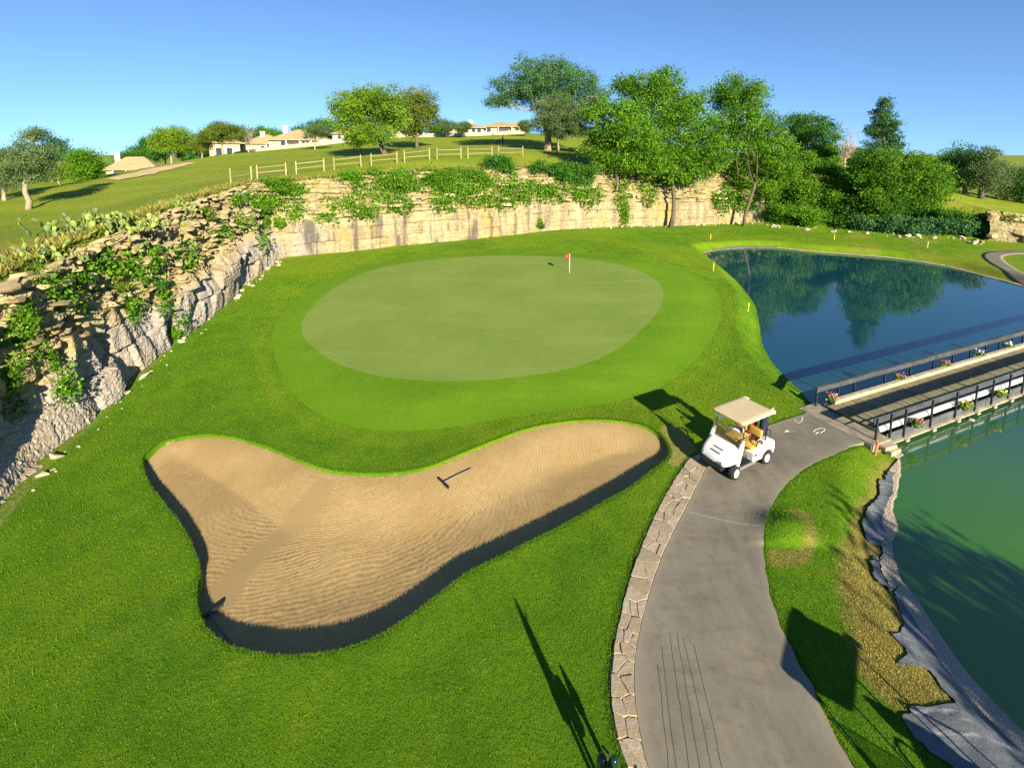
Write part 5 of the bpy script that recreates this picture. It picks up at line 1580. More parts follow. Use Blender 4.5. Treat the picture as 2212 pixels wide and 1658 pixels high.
flag_o = mesh_obj('flag', np_mesh('flag', vv, ff, None, M['red_paint'], True), fl)
md = flag_o.modifiers.new('thick', 'SOLIDIFY'); md.thickness = 0.008
m = MB(); m.lathe([(0.055, 0.0), (0.055, 0.004)], (0, 0, 0.002), 'z', 16); m.build('cup', M['black_plastic'], fl)

def rake(label, head_px, end_px):
    a_, b_ = G(*head_px)[:2], G(*end_px)[:2]
    za = float(sand_z([a_[0]], [a_[1]])[0]); a_ = on_plane(*head_px, za)[:2]
    zb_ = float(sand_z([b_[0]], [b_[1]])[0]); b_ = on_plane(*end_px, zb_)[:2]
    za = float(sand_z([a_[0]], [a_[1]])[0]); zb_ = float(sand_z([b_[0]], [b_[1]])[0])
    root = tag(empty('bunker_rake', (a_[0], a_[1], za)), label, 'rake', 'bunker rakes')
    d = Vector((b_[0] - a_[0], b_[1] - a_[1], zb_ - za + 0.02)); n_ = Vector((-d.y, d.x, 0)).normalized()
    m = MB(); m.tube([Vector((0, 0, 0.09)), d * 0.5 + Vector((0, 0, 0.07)), d + Vector((0, 0, 0.03))], 0.018, 8); m.build('handle', M['grille_grey'], root, True)
    rz = math.atan2(n_.y, n_.x); R_ = Matrix.Rotation(rz, 3, 'Z')
    m = MB(); m.box((0, 0, 0.085), (0.62, 0.075, 0.045), R_); m.build('head', M['black_plastic'], root, bevel=0.008)
    for i in range(11):
        q = n_ * (-0.29 + 0.058 * i)
        mm = MB(); mm.box((q.x, q.y, 0.035), (0.014, 0.02, 0.075), R_, 1.0); mm.build('tine', M['black_plastic'], root)
rake('rake lying on the sunlit sand of the bunker', (958, 1050), (1018, 1016))
rake('rake lying in the shadow of the bunker lip', (452, 1330), (500, 1392))

def stake(label, px, py, mat, group, h=0.55, lean=0.0, plane=None, r=0.022):
    p = G(px, py); z = lz(p[0], p[1])
    p = on_plane(px, py, z); z = lz(p[0], p[1])
    m = MB(); m.box((0, 0, h / 2 - 0.05), (r * 2, r * 2, h + 0.1), Matrix.Rotation(lean, 3, 'Y')); m.prism([(-r, -r), (r, -r), (r, r), (-r, r)], h, h + 0.05, 0.7)
    o = m.build('stake', M[mat], None); o.location = (p[0], p[1], z)
    tag(o, label, 'stake', group)
GY = 'yellow stakes round the pond'
stake('yellow stake on the left bank by the narrow pond tip', 1541, 586, 'stake_yellow', GY, 0.7, 0, None, 0.022)
stake('yellow stake half way down the left pond bank', 1616, 672, 'stake_yellow', GY, 0.6, 0.08, None, 0.02)
stake('yellow stake on the grass behind the pond tip', 1534, 532, 'stake_yellow', GY, 0.65, 0, None, 0.024)
stake('yellow stake on the far bank at its middle', 1800, 538, 'stake_yellow', GY, 0.65, 0, None, 0.024)
stake('yellow stake on the far bank towards the right', 2000, 563, 'stake_yellow', GY, 0.65, 0.05, None, 0.024)
stake('orange red stake on the grass below the bridge end', 1891, 983, 'stake_red', 'red stakes', 0.55, 0.10, None, 0.024)
# chalk strokes on the path
def chalk(label, pts, w=0.035):
    pts = [G(*q)[:2] for q in pts]
    P = smooth_poly(pts, False, 0.04)
    o = ribbon_obj('chalk_mark', P, w, 0.036, M['chalk'])
    tag(o, label, 'chalk mark', 'chalk marks on the cart path')
chalk('thick white chalk stroke bent like a boomerang by the bridge', [(1819,916),(1822,909),(1830,905),(1840,901)], 0.07)
chalk('faint white chalk loop in front of the bridge', [(1757,934),(1762,929),(1775,925),(1782,929),(1772,936)], 0.03)
chalk('short chalk dash left of the loop', [(1762,938),(1768,934)], 0.05)
chalk('thin chalk outline at the grass edge of the path', [(1716,907),(1724,914),(1732,909),(1733,900)], 0.025)
chalk('white chalk smudge on the path behind the golf cart', [(1696,934),(1701,930),(1703,934)], 0.05)

# ------------------------------------------------------------------ golf cart
def torus(m, c, R_, r_, rot=None, n=20, k=8, arc=2 * math.pi):
    pts = []
    for i in range(n + 1):
        t = arc * i / n
        v_ = Vector((R_ * math.cos(t), R_ * math.sin(t), 0))
        if rot is not None: v_ = rot @ v_
        pts.append(v_ + Vector(c))
    return m.tube(pts, r_, k, arc < 6.2)
def ring_yz(x, hw, z0, z1, rnd=0.10, n=5):
    """rounded rectangle cross-section"""
    pts = []
    rr = min(rnd, (z1 - z0) * 0.48, hw * 0.5)
    for cy, cz, a0 in ((hw - rr, z1 - rr, 0), (-hw + rr, z1 - rr, 90), (-hw + rr, z0 + rr * 0.5, 180), (hw - rr, z0 + rr * 0.5, 270)):
        for k in range(n):
            a_ = math.radians(a0 + 90 * k / (n - 1))
            rz = rr if a0 < 180 else rr * 0.5
            pts.append((x, cy + rr * math.cos(a_), cz + rz * math.sin(a_)))
    return pts
def build_cart(loc, rz, label):
    root = tag(empty('golf_cart', loc, rz), label, 'golf cart', 'golf carts')
    # cowl
    m = MB()
    m.loft([ring_yz(1.24, 0.34, 0.48, 0.56, 0.05), ring_yz(1.18, 0.46, 0.45, 0.65, 0.10), ring_yz(1.04, 0.53, 0.46, 0.75, 0.12), ring_yz(0.85, 0.57, 0.49, 0.85, 0.13), ring_yz(0.66, 0.58, 0.56, 0.94, 0.12), ring_yz(0.55, 0.57, 0.66, 0.98, 0.10)])
    cowl = m.build('front_cowl', M['cart_white'], root, True)
    sl = Matrix.Rotation(math.radians(27), 3, 'Y')
    for i, x in enumerate((0.93, 1.07)):
        MB().box((x, 0.0, 0.815 - 0.073 * i * 1.0), (0.055, 0.34, 0.02), sl).build('vent', M['grille_grey'], cowl, bevel=0.006)
    for sy in (-1, 1):
        MB().lathe([(0.03, 0), (0.055, 0.012), (0.05, 0.03)], (1.235, sy * 0.36, 0.56), 'x', 12).build('headlight', M['steel'], cowl, True)
    m = MB(); m.box((1.08, 0, 0.36), (0.30, 0.66, 0.22)); m.box((1.25, 0, 0.38), (0.07, 0.80, 0.11)); m.box((0.82, 0, 0.26), (0.10, 0.80, 0.08)); m.build('front_bumper', M['black_plastic'], root, bevel=0.02)
    m = MB(); m.box((0.25, 0, 0.29), (1.30, 1.06, 0.07)); m.build('floor', M['black_plastic'], root, bevel=0.01)
    for sy in (-1, 1):
        m = MB(); m.box((0.22, sy * 0.565, 0.285), (0.85, 0.06, 0.09)); m.build('sill', M['grille_grey'], root, bevel=0.012)
        m = MB()
        m.loft([[(0.66, sy * 0.60, 0.34), (0.78, sy * 0.60, 0.34), (0.78, sy * 0.52, 0.34), (0.66, sy * 0.52, 0.34)],
                [(0.60, sy * 0.61, 0.62), (0.76, sy * 0.61, 0.62), (0.76, sy * 0.50, 0.62), (0.60, sy * 0.50, 0.62)],
                [(0.46, sy * 0.60, 1.02), (0.60, sy * 0.60, 1.02), (0.60, sy * 0.49, 1.02), (0.46, sy * 0.49, 1.02)],
                [(0.42, sy * 0.58, 1.22), (0.52, sy * 0.58, 1.22), (0.52, sy * 0.50, 1.22), (0.42, sy * 0.50, 1.22)]])
        m.build('windscreen_pillar', M['cart_white'], root, bevel=0.02)
    m = MB(); m.box((0.50, 0, 0.90), (0.16, 1.00, 0.16)); m.build('dashboard', M['grille_grey'], root, bevel=0.03)
    # rear body with wheel arches
    prof = [(-1.20, 0.50), (-1.18, 0.74), (-1.08, 0.84), (-0.90, 0.87), (-0.62, 0.84), (-0.40, 0.72), (-0.20, 0.66), (-0.06, 0.62), (-0.04, 0.33), (-0.46, 0.31)]
    arch = [(-0.82 + 0.31 * math.cos(math.radians(a_)), 0.23 + 0.31 * math.sin(math.radians(a_))) for a_ in range(16, 165, 18)]
    poly = prof + arch + [(-1.15, 0.36)]
    for sy in (-1, 1):
        m = MB()
        y0, y1 = sy * 0.34, sy * 0.60
        n = len(poly)
        V = [(x, y0, z) for x, z in poly] + [(x, y1 * (0.985 if z > 0.8 else 1), z) for x, z in poly]
        Fc = [tuple(range(n)), tuple(reversed(range(n, 2 * n)))] + [(i, (i + 1) % n, n + (i + 1) % n, n + i) for i in range(n)]
        m.add(V, Fc)
        bp = m.build('rear_body_side', M['cart_white'], root, bevel=0.03, seg=3)
        MB().box((-0.17, sy * 0.602, 0.55), (0.10, 0.012, 0.10)).build('charger_flap', M['black_plastic'], bp, bevel=0.004)
        MB().box((-0.46, sy * 0.602, 0.47), (0.07, 0.010, 0.03)).build('badge', M['grille_grey'], bp)
    m = MB(); m.box((-0.30, 0, 0.47), (0.50, 0.70, 0.34)); m.box((-0.85, 0, 0.52), (0.66, 0.70, 0.30)); m.build('centre_body', M['cart_trim'], root, bevel=0.02)
    # seat
    for sy in (-1, 1):
        m = MB(); m.box((-0.28, sy * 0.265, 0.75), (0.52, 0.50, 0.13)); m.build('seat_cushion', M['cart_seat'], root, True, bevel=0.055, seg=4)
        m = MB(); m.box((-0.60, sy * 0.265, 1.10), (0.11, 0.48, 0.28), Matrix.Rotation(-0.18, 3, 'Y')); m.build('seat_back', M['cart_seat'], root, True, bevel=0.05, seg=4)
        m = MB(); torus(m, (-0.40, sy * 0.55, 0.80), 0.16, 0.022, Matrix.Rotation(math.pi / 2, 3, 'X'), 14, 8, math.pi); m.build('hip_rail', M['black_plastic'], root, True)
    m = MB(); m.box((-0.68, 0, 1.02), (0.05, 0.96, 0.10)); m.box((-0.66, 0.30, 0.92), (0.05, 0.06, 0.30)); m.box((-0.66, -0.30, 0.92), (0.05, 0.06, 0.30)); m.build('seat_frame', M['black_plastic'], root, bevel=0.01)
    # steering
    st = MB(); rot = Matrix.Rotation(math.radians(-32), 3, 'Y')
    torus(st, (0.22, 0.27, 1.00), 0.17, 0.016, rot, 24, 8); st.tube([(0.22, 0.27, 1.00), (0.50, 0.27, 0.78)], 0.022, 8)
    for a_ in (0, 2.1, 4.2):
        v_ = rot @ Vector((0.165 * math.cos(a_), 0.165 * math.sin(a_), 0)); st.tube([(0.22, 0.27, 1.0), Vector((0.22, 0.27, 1.0)) + v_], 0.012, 6)
    st.build('steering_wheel', M['black_plastic'], root, True)
    # windscreen
    m = MB(); m.box((0.535, 0, 1.21), (0.010, 1.08, 0.46), Matrix.Rotation(math.radians(-8), 3, 'Y')); ws = m.build('windscreen', M['cart_glass'], root)
    m = MB()
    for sy in (-1, 1): m.tube([(0.565, sy * 0.545, 0.98), (0.50, sy * 0.545, 1.44)], 0.010, 6)
    m.tube([(0.50, -0.545, 1.44), (0.50, 0.545, 1.44)], 0.010, 6)
    m.build('frame', M['grille_grey'], ws, True)
    # roof
    for sy in (-1, 1):
        MB().tube([(0.48, sy * 0.535, 1.18), (0.40, sy * 0.52, 1.50), (0.34, sy * 0.50, 1.80)], 0.017, 8).build('front_strut', M['black_plastic'], root, True)
        MB().tube([(-0.78, sy * 0.50, 0.80), (-0.84, sy * 0.50, 1.30), (-0.86, sy * 0.48, 1.80)], 0.020, 8).build('rear_strut', M['black_plastic'], root, True)
    def rr(x0, x1, hw, r_, z):
        out = []
        for cx, cy, a0 in ((x1 - r_, hw - r_, 0), (x0 + r_, hw - r_, 90), (x0 + r_, -hw + r_, 180), (x1 - r_, -hw + r_, 270)):
            for k in range(6):
                a_ = math.radians(a0 + 18 * k); out.append((cx + r_ * math.cos(a_), cy + r_ * math.sin(a_), z))
        return out
    m = MB(); m.loft([rr(-1.02, 0.56, 0.585, 0.10, 1.775), rr(-1.04, 0.58, 0.60, 0.10, 1.80), rr(-1.04, 0.58, 0.60, 0.10, 1.845), rr(-1.02, 0.56, 0.585, 0.10, 1.86)])
    roof = m.build('roof', M['cart_trim'], root)
    m = MB(); m.loft([rr(-0.99, 0.53, 0.56, 0.09, 1.858), rr(-0.99, 0.53, 0.555, 0.09, 1.875), rr(-0.90, 0.44, 0.47, 0.09, 1.885)]); m.build('roof_panel', M['cart_tan'], roof)
    m = MB(); m.box((-1.08, 0.50, 1.80), (0.12, 0.16, 0.10)); m.box((-1.08, -0.50, 1.80), (0.12, 0.16, 0.10)); m.tube([(-1.14, 0.42, 1.76), (-1.20, 0.46, 1.90)], 0.015, 6); m.build('roof_handle', M['cart_white'], roof, bevel=0.02)
    m = MB(); m.box((0.50, -0.34, 1.66), (0.02, 0.26, 0.13)); m.build('number_plate', M['white_paint'], roof)
    # rear deck for the bags
    m = MB(); m.box((-1.00, 0, 0.60), (0.42, 0.86, 0.10)); m.tube([(-1.16, -0.42, 0.62), (-1.20, -0.42, 1.02), (-1.20, 0.42, 1.02), (-1.16, 0.42, 0.62)], 0.018, 8); m.build('bag_rack', M['black_plastic'], root)
    # wheels
    for x in (0.82, -0.82):
        for sy in (-1, 1):
            wr = 0.235
            w_ = bpy.data.objects.new('wheel', None); link(w_, root); w_.location = (x, sy * (0.53 if x > 0 else 0.50), wr); w_.empty_display_size = 0.1
            if x > 0: w_.rotation_euler = (0, 0, 0.10)
            m = MB(); m.lathe([(0.115, -0.10), (0.20, -0.105), (0.228, -0.085), (0.235, -0.03), (0.235, 0.03), (0.228, 0.085), (0.20, 0.105), (0.115, 0.10)], (0, 0, 0), 'y', 28)
            m.build('tyre', M['rubber'], w_, True)
            m = MB(); m.lathe([(0.02, sy * 0.118), (0.055, sy * 0.116), (0.075, sy * 0.104), (0.115, sy * 0.103), (0.13, sy * 0.112), (0.138, sy * 0.106), (0.138, sy * 0.05), (0.02, sy * 0.05)], (0, 0, 0), 'y', 20)
            rim = m.build('rim', M['white_paint'], w_, True)
            for k in range(5):
                t = k * 1.2566
                m = MB(); m.lathe([(0.016, sy * 0.100), (0.014, sy * 0.1065)], (0.094 * math.cos(t), 0, 0.094 * math.sin(t)), 'y', 8); m.build('slot', M['black_plastic'], w_)
    return root
def golf_bag(label, mat, cart_loc, rz, x, y, tilt, group='golf bags on the cart'):
    c, s_ = math.cos(rz), math.sin(rz)
    root = tag(empty('golf_bag', (cart_loc[0] + c * x - s_ * y, cart_loc[1] + s_ * x + c * y, cart_loc[2] + 0.66), rz), label, 'golf bag', group)
    root.rotation_euler = (0, tilt, rz)
    m = MB(); m.lathe([(0.10, 0.0), (0.125, 0.03), (0.125, 0.28), (0.115, 0.45), (0.135, 0.70), (0.14, 0.78), (0.12, 0.79)], (0, 0, 0), 'z', 16); m.build('bag_body', M[mat], root, True)
    m = MB(); m.box((-0.13, 0, 0.28), (0.10, 0.18, 0.34)); m.build('pocket', M[mat], root, bevel=0.03)
    rr_ = random.Random(int(x * 100) + int(y * 100))
    for k in range(7):
        a_ = rr_.uniform(0, 6.28); q = rr_.uniform(0.02, 0.09); h = rr_.uniform(0.92, 1.08)
        m = MB(); m.tube([(q * math.cos(a_), q * math.sin(a_), 0.7), (q * 1.4 * math.cos(a_), q * 1.4 * math.sin(a_), h)], 0.007, 5)
        cl = m.build('club', M['steel'], root)
        m = MB(); m.box((q * 1.4 * math.cos(a_) + 0.02, q * 1.4 * math.sin(a_), h), (0.10, 0.05, 0.055), Matrix.Rotation(rr_.uniform(0, 3), 3, 'Z')); m.build('club_head', M['black_plastic' if k % 3 else mat], cl, True, bevel=0.015)
C_LOC = np.array([7.66, 15.36, 0.0]); C_LOC[2] = float(low(C_LOC[:1], C_LOC[1:2])[0]) + 0.032
C_RZ = math.radians(-151)
build_cart(tuple(C_LOC), C_RZ, 'white golf cart with tan roof parked on the path by the bridge')
golf_bag('dark golf bag strapped to the rear of the cart', 'navy_cloth', C_LOC, C_RZ, -1.02, 0.20, -0.16)
golf_bag('red golf bag strapped to the rear of the cart', 'red_paint', C_LOC, C_RZ, -1.02, -0.20, -0.16)
# a second cart and two posts stand just below the picture; only their shadows reach into it
_sh = 1.83 / math.tan(SUN_EL)
_t = on_plane(1766, 1432, 0.05)
C2 = np.array([_t[0] + SUN_XY.x * _sh, _t[1] + SUN_XY.y * _sh, 0.0]); C2[2] = float(low(C2[:1], C2[1:2])[0]) + 0.01
build_cart(tuple(C2), math.radians(-128), 'second golf cart whose shadow falls on the lower right of the path')
_t = on_plane(1112, 1292, 0.05)
PH = 2.6; _sh = PH / math.tan(SUN_EL)
bp = tag(empty('furled_parasol', (_t[0] + SUN_XY.x * _sh, _t[1] + SUN_XY.y * _sh, 0.0)), 'furled parasol on a pole, its long shadow lying on the foreground grass', 'parasol')
m = MB(); m.tube([(0, 0, -0.1), (0, 0, PH - 0.05)], 0.035, 10); m.build('pole', M['dark_metal'], bp, True)
m = MB(); m.lathe([(0.04, PH - 1.0), (0.075, PH - 0.9), (0.085, PH - 0.6), (0.07, PH - 0.25), (0.035, PH - 0.03), (0.012, PH + 0.05)], (0, 0, 0), 'z', 12); m.tube([(0.03, 0, PH - 0.25), (0.12, 0.02, PH - 0.10)], 0.014, 6); m.build('canopy', M['cloth_dark'], bp, True)
m = MB(); m.lathe([(0.28, 0.0), (0.28, 0.06), (0.06, 0.09)], (0, 0, 0), 'z', 16); m.build('base', M['dark_metal'], bp, True)
# ball washer whose dark top pokes into the bottom of the picture
_t = on_plane(1318, 1640, 0.80)
wz = float(low(_t[:1], _t[1:2])[0])
bw = tag(empty('ball_washer', (_t[0], _t[1], wz)), 'dark green ball washer at the bottom edge beside the stone edging', 'ball washer')
m = MB(); m.tube([(0, 0, -0.1), (0, 0, 0.55)], 0.030, 10); m.build('post', M['dark_metal'], bw, True)
m = MB(); m.lathe([(0.05, 0.40), (0.085, 0.45), (0.09, 0.72), (0.06, 0.82), (0.045, 0.84)], (0.06, 0, 0), 'z', 16); m.build('tank', M['bottle_green'], bw, True)
m = MB(); m.lathe([(0.05, 0.46), (0.08, 0.50), (0.085, 0.70), (0.05, 0.80)], (-0.12, 0.06, 0), 'z', 16); m.build('tank', M['bottle_green'], bw, True)
m = MB(); m.tube([(0.06, 0, 0.80), (-0.12, 0.10, 0.93)], 0.016, 8); m.build('handle', M['black_plastic'], bw, True)
m = MB(); m.tube([(0.34, -0.25, 0.0), (0.34, -0.25, 0.92)], [0.05, 0.03], 10); m.lathe([(0.06, 0.66), (0.085, 0.78), (0.02, 1.05)], (0.34, -0.25, 0), 'z', 10); m.build('towel_holder', M['bottle_green'], bw, True)

# ------------------------------------------------------------------ rail fence sections
fpx = [498.6,543.6,556,618.5,640.5,700.5,722,780,802,858,874,928,944,996,1011,1063,1077,1129]
def f_y(px): return float(np.interp(px, [497,560,640,720,780,860,930,1030,1130], [brow_y(a_) + c_ for a_, c_ in [(497,4.5),(560,4.5),(640,5),(720,5),(780,5.5),(860,6),(930,6.5),(1030,7),(1130,7.5)]]))
def f_pt(px):
    y = f_y(px); X = at_depth(px, 350, y)[0]
    for _ in range(3):
        z = gz(X, y); X = X  # columns hardly shift with height
        dx = px - project((X, y, z))[0]; X += dx * y / F
    return np.array([X, y, gz(X, y)])
names = ['lowest rail fence section at the left end, with a single rail', 'second rail fence section from the left end', 'third rail fence section from the left end', 'fourth rail fence section from the left, left of the bright oak', 'fifth rail fence section from the left, in front of the bright oak', 'sixth rail fence section from the left, right of the oak', 'seventh rail fence section from the left', 'eighth rail fence section from the left, next to last', 'last rail fence section at the right, nearest the largest tree']
for i in range(9):
    a_, b_ = f_pt(fpx[2 * i]), f_pt(fpx[2 * i + 1])
    root = tag(empty('rail_fence', tuple(a_)), names[i], 'fence', 'split rail fence sections on the hill')
    hh = lerp(1.35, 1.50, i / 8)
    for p in (a_, b_):
        m = MB(); q = p - a_
        m.tube([(q[0], q[1], q[2] - 0.3), (q[0] + random.uniform(-0.02, 0.02), q[1], q[2] + hh - 0.03), (q[0] + random.uniform(-0.02, 0.02), q[1], q[2] + hh)], [0.068, 0.064, 0.045], 8)
        m.build('post', M['fence_wood'], root)
    for k, fr in enumerate((0.80, 0.42)):
        if i == 0 and k == 0: continue
        q = b_ - a_
        sag = random.uniform(-0.06, 0.02)
        m = MB(); m.tube([(0, 0, hh * fr), (q[0] / 2, q[1] / 2, q[2] / 2 + hh * fr + sag * 0.5), (q[0], q[1], q[2] + hh * fr + random.uniform(-0.06, 0.04))], [0.030, 0.036, 0.030], 6)
        m.build('rail', M['fence_wood'], root)
# ------------------------------------------------------------------ houses on the hill
def house(label, px0, px1, py_eave, py_ridge, y, depth=11.0, roof='roof_tan', wall='wall_cream', win=(), chimney=None, porch=(), wing=None, rot=0.0, hip=0.42, awning=None):
    pc = (px0 + px1) / 2
    c = at_depth(pc, 300, y); X = c[0]; z = gz(X, y)
    w = (px1 - px0) * y / F
    he = max(1.9, at_depth(pc, py_eave, y)[2] - z); hr = max(1.6, at_depth(pc, py_ridge, y)[2] - z - he)
    rz = -math.atan2(X, y) * 0.55 + rot
    root = tag(empty('house', (X, y + 1.0, z), rz), label, 'house', 'houses along the hill top')
    hw, hd = w / 2 - 0.5, depth
    m = MB(); m.box((0, hd / 2, he / 2 - 0.8), (hw * 2, hd, he + 1.6)); m.build('wall', M[wall], root)
    o = 0.7
    rl = max(0.6, w / 2 - w * hip)
    E = [(-hw - o, -o, he - 0.1), (hw + o, -o, he - 0.1), (hw + o, hd + o, he - 0.1), (-hw - o, hd + o, he - 0.1)]
    E2 = [(x, y_, z_ + 0.18) for x, y_, z_ in E]
    R_ = [(-rl, hd * 0.5, he + hr), (rl, hd * 0.5, he + hr)]
    m = MB(); m.add(E + E2 + R_, [(3, 2, 1, 0), (0, 1, 5, 4), (1, 2, 6, 5), (2, 3, 7, 6), (3, 0, 4, 7), (4, 5, 9, 8), (5, 6, 9), (6, 7, 8, 9), (7, 4, 8)])
    rf = m.build('roof', M[roof], root)
    if chimney is not None:
        cx = chimney * w / 2
        m = MB(); m.box((cx, hd * 0.42, he + hr * 0.75), (1.1, 0.9, hr * 0.9 + 0.5)); m.box((cx, hd * 0.42, he + hr * 1.2 + 0.22), (1.3, 1.1, 0.18)); m.build('chimney', M['wall_white'], rf)
    for x0, x1 in porch:                                              # verandah: its shade is a dark panel on the wall, behind posts
        a_, b_ = x0 * hw, x1 * hw
        m = MB(); m.box(((a_ + b_) / 2, -0.03, he * 0.46), (b_ - a_, 0.10, he * 0.86)); m.build('verandah_shade', M['porch_shade'], root)
        n = max(2, int((b_ - a_) / 2.4) + 1)
        for k in range(n):
            MB().box((a_ + (b_ - a_) * k / (n - 1), -0.50, he * 0.48), (0.22, 0.22, he * 0.96)).build('verandah_post', M['wall_white'], root)
    for x0, x1, z0, z1 in win:
        a_, b_ = x0 * hw, x1 * hw
        m = MB(); m.box(((a_ + b_) / 2, -0.02, he * (z0 + z1) / 2), (b_ - a_ + 0.2, 0.10, he * (z1 - z0) + 0.2)); f_ = m.build('window', M['wall_white'], root)
        n = max(1, int(round((b_ - a_) / 1.0)))
        for k in range(n):
            q0 = a_ + (b_ - a_) * k / n + 0.06; q1 = a_ + (b_ - a_) * (k + 1) / n - 0.06
            MB().box(((q0 + q1) / 2, -0.075, he * (z0 + z1) / 2), (q1 - q0, 0.03, he * (z1 - z0))).build('pane', M['window_dark'], f_)
    if wing is not None:
        x0, x1, mat = wing
        a_, b_ = x0 * hw, x1 * hw
        m = MB(); m.box(((a_ + b_) / 2, -1.1, he * 0.44), (b_ - a_, 2.2, he * 0.88)); m.prism([(a_, -2.2), (b_, -2.2), (b_, 0), (a_, 0)], he * 0.88, he * 1.02, 0.5); wg = m.build('wing', M[mat], root)
        MB().box(((a_ + b_) / 2, -2.22, he * 0.46), ((b_ - a_) * 0.36, 0.05, he * 0.40)).build('window', M['window_dark'], wg)
    if awning is not None:
        x0, x1 = awning
        m = MB(); m.box(((x0 + x1) / 2 * hw, -0.9, he * 0.72), ((x1 - x0) * hw, 1.8, 0.10), Matrix.Rotation(0.22, 3, 'X')); m.build('awning', M['shade_green'], root)
    return root
house('leftmost house, low tan hip roof with a chimney at its left end', 222, 318, 367, 339, 122, 12, 'roof_tan', 'wall_cream', [], -0.62, [(-0.72, 0.30)], (0.36, 0.86, 'wall_white'), 0.12, 0.33)
house('tan roofed house half hidden by the dark shade of trees', 446, 512, 309, 296, 128, 10, 'roof_tan', 'wall_cream', [(-0.6, -0.2, 0.35, 0.75), (0.1, 0.5, 0.35, 0.75)], None, [], None, 0.1)
house('tan roofed house with a white chimney left of the biggest house', 526, 604, 310, 289, 126, 11, 'roof_tan', 'wall_cream', [(-0.2, 0.05, 0.30, 0.80)], -0.15, [(0.15, 0.95)], None, 0.08)
house('biggest house with a broad tan roof and a white wing', 578, 706, 304, 277, 120, 13, 'roof_tan', 'wall_cream', [(-0.62, -0.45, 0.2, 0.85), (0.08, 0.34, 0.15, 0.85)], -0.50, [(-0.42, 0.02), (0.42, 0.66)], (0.72, 0.98, 'wall_white'), 0.06)
house('white house with a reddish roof behind the bright oak', 714, 790, 297, 284, 124, 10, 'roof_red', 'wall_white', [(-0.7, -0.5, 0.2, 0.8), (-0.3, -0.1, 0.2, 0.8), (0.2, 0.5, 0.2, 0.8)], None, [], None, 0.05)
house('house with a dark green awning right of the bright oak', 840, 908, 285, 270, 124, 11, 'roof_tan', 'wall_cream', [(-0.85, -0.6, 0.2, 0.8)], None, [(-0.3, 0.9)], None, 0.02, 0.42, (-0.3, 0.9))
house('tan roofed house in the middle with a white chimney', 966, 1048, 280, 265, 122, 12, 'roof_tan', 'wall_cream', [(0.30, 0.52, 0.15, 0.85), (0.62, 0.86, 0.15, 0.85)], 0.18, [(-0.6, 0.1)], None, 0.0)
house('wide low tan house right of the middle house', 1044, 1116, 284, 269, 128, 12, 'roof_tan', 'wall_cream', [(-0.9, -0.6, 0.2, 0.8)], None, [(-0.1, 0.8)], None, -0.04)
house('tan roof rising behind the wide low house', 1086, 1136, 275, 261, 142, 11, 'roof_tan', 'wall_cream', [(-0.5, 0.5, 0.3, 0.8)], None, [], None, -0.05)
house('small pale building among the trees beyond the right field', 2092, 2112, 412, 405, 118, 6, 'roof_red', 'wall_white', [(-0.5, 0.1, 0.2, 0.8)], None, [], None, -0.3)
def patio_wall(label, pts, h=1.0, mat='wall_cream'):
    P = []
    for px, y in pts:
        X = at_depth(px, 300, y)[0]; P.append((X, y, gz(X, y)))
    root = tag(empty('patio_wall', P[0]), label, 'garden wall', 'garden walls in front of the houses')
    for a_, b_ in zip(P[:-1], P[1:]):
        a_, b_ = np.array(a_), np.array(b_); d = b_ - a_; L = math.hypot(d[0], d[1]); c = (a_ + b_) / 2 - np.array(P[0])
        MB().box((c[0], c[1], c[2] + h / 2 - 0.3), (L + 0.02, 0.3, h + 0.6), Matrix.Rotation(math.atan2(d[1], d[0]), 3, 'Z') @ Matrix.Rotation(-math.atan2(d[2], L), 3, 'Y')).build('wall_panel', M[mat], root)
    for p in P[1:-1]:
        c = np.array(p) - np.array(P[0]); MB().box((c[0], c[1], c[2] + h / 2), (0.45, 0.45, h + 0.5)).build('pier', M[mat], root)
patio_wall('low white garden wall below the leftmost house', [(222, 117), (240, 117), (262, 116.5), (290, 116), (330, 115)], 1.0, 'wall_white')
patio_wall('low cream garden wall below the biggest house', [(505, 114), (560, 114), (620, 113), (690, 113), (730, 114)], 0.8)
patio_wall('low white garden wall behind the bright oak', [(732, 114), (780, 115), (835, 116)], 0.9, 'wall_white')
patio_wall('low cream garden wall below the middle house', [(842, 117), (900, 117), (960, 117), (1020, 118), (1062, 119)], 0.8)
patio_wall('low cream garden wall at the right end of the houses', [(1066, 120), (1100, 121), (1130, 122)], 0.8)
# sand trap in the far fairway
_u = np.array([ter_pick(a_, b_, 60, 150) for a_, b_ in [(238,387),(270,378),(310,369),(350,360.5),(390,354.5),(424,352)]])
_l = np.array([ter_pick(a_, b_, 60, 150) for a_, b_ in [(250,392),(284,386),(324,378),(362,369),(398,360),(426,354)]])
_u, _l = _edge_noise(resample(smooth_poly(_u[:, :2], False, 1.0), 16), 2.2, 5), _edge_noise(resample(smooth_poly(_l[:, :2], False, 1.0), 16), 2.6, 8)
_u, _l = smooth_poly(_u, False, 0.6), smooth_poly(_l, False, 0.6)
v, f, _e = strip(_u, _l, 70, 8, lambda a_, b_: terrain(a_, b_)[0], 0.10)
tag(mesh_obj('fairway_sand', np_mesh('fairway_sand', v, f, None, M['sand_pale'], True)), 'thin strip of sand in the fairway before the leftmost house', 'bunker', kind='structure')
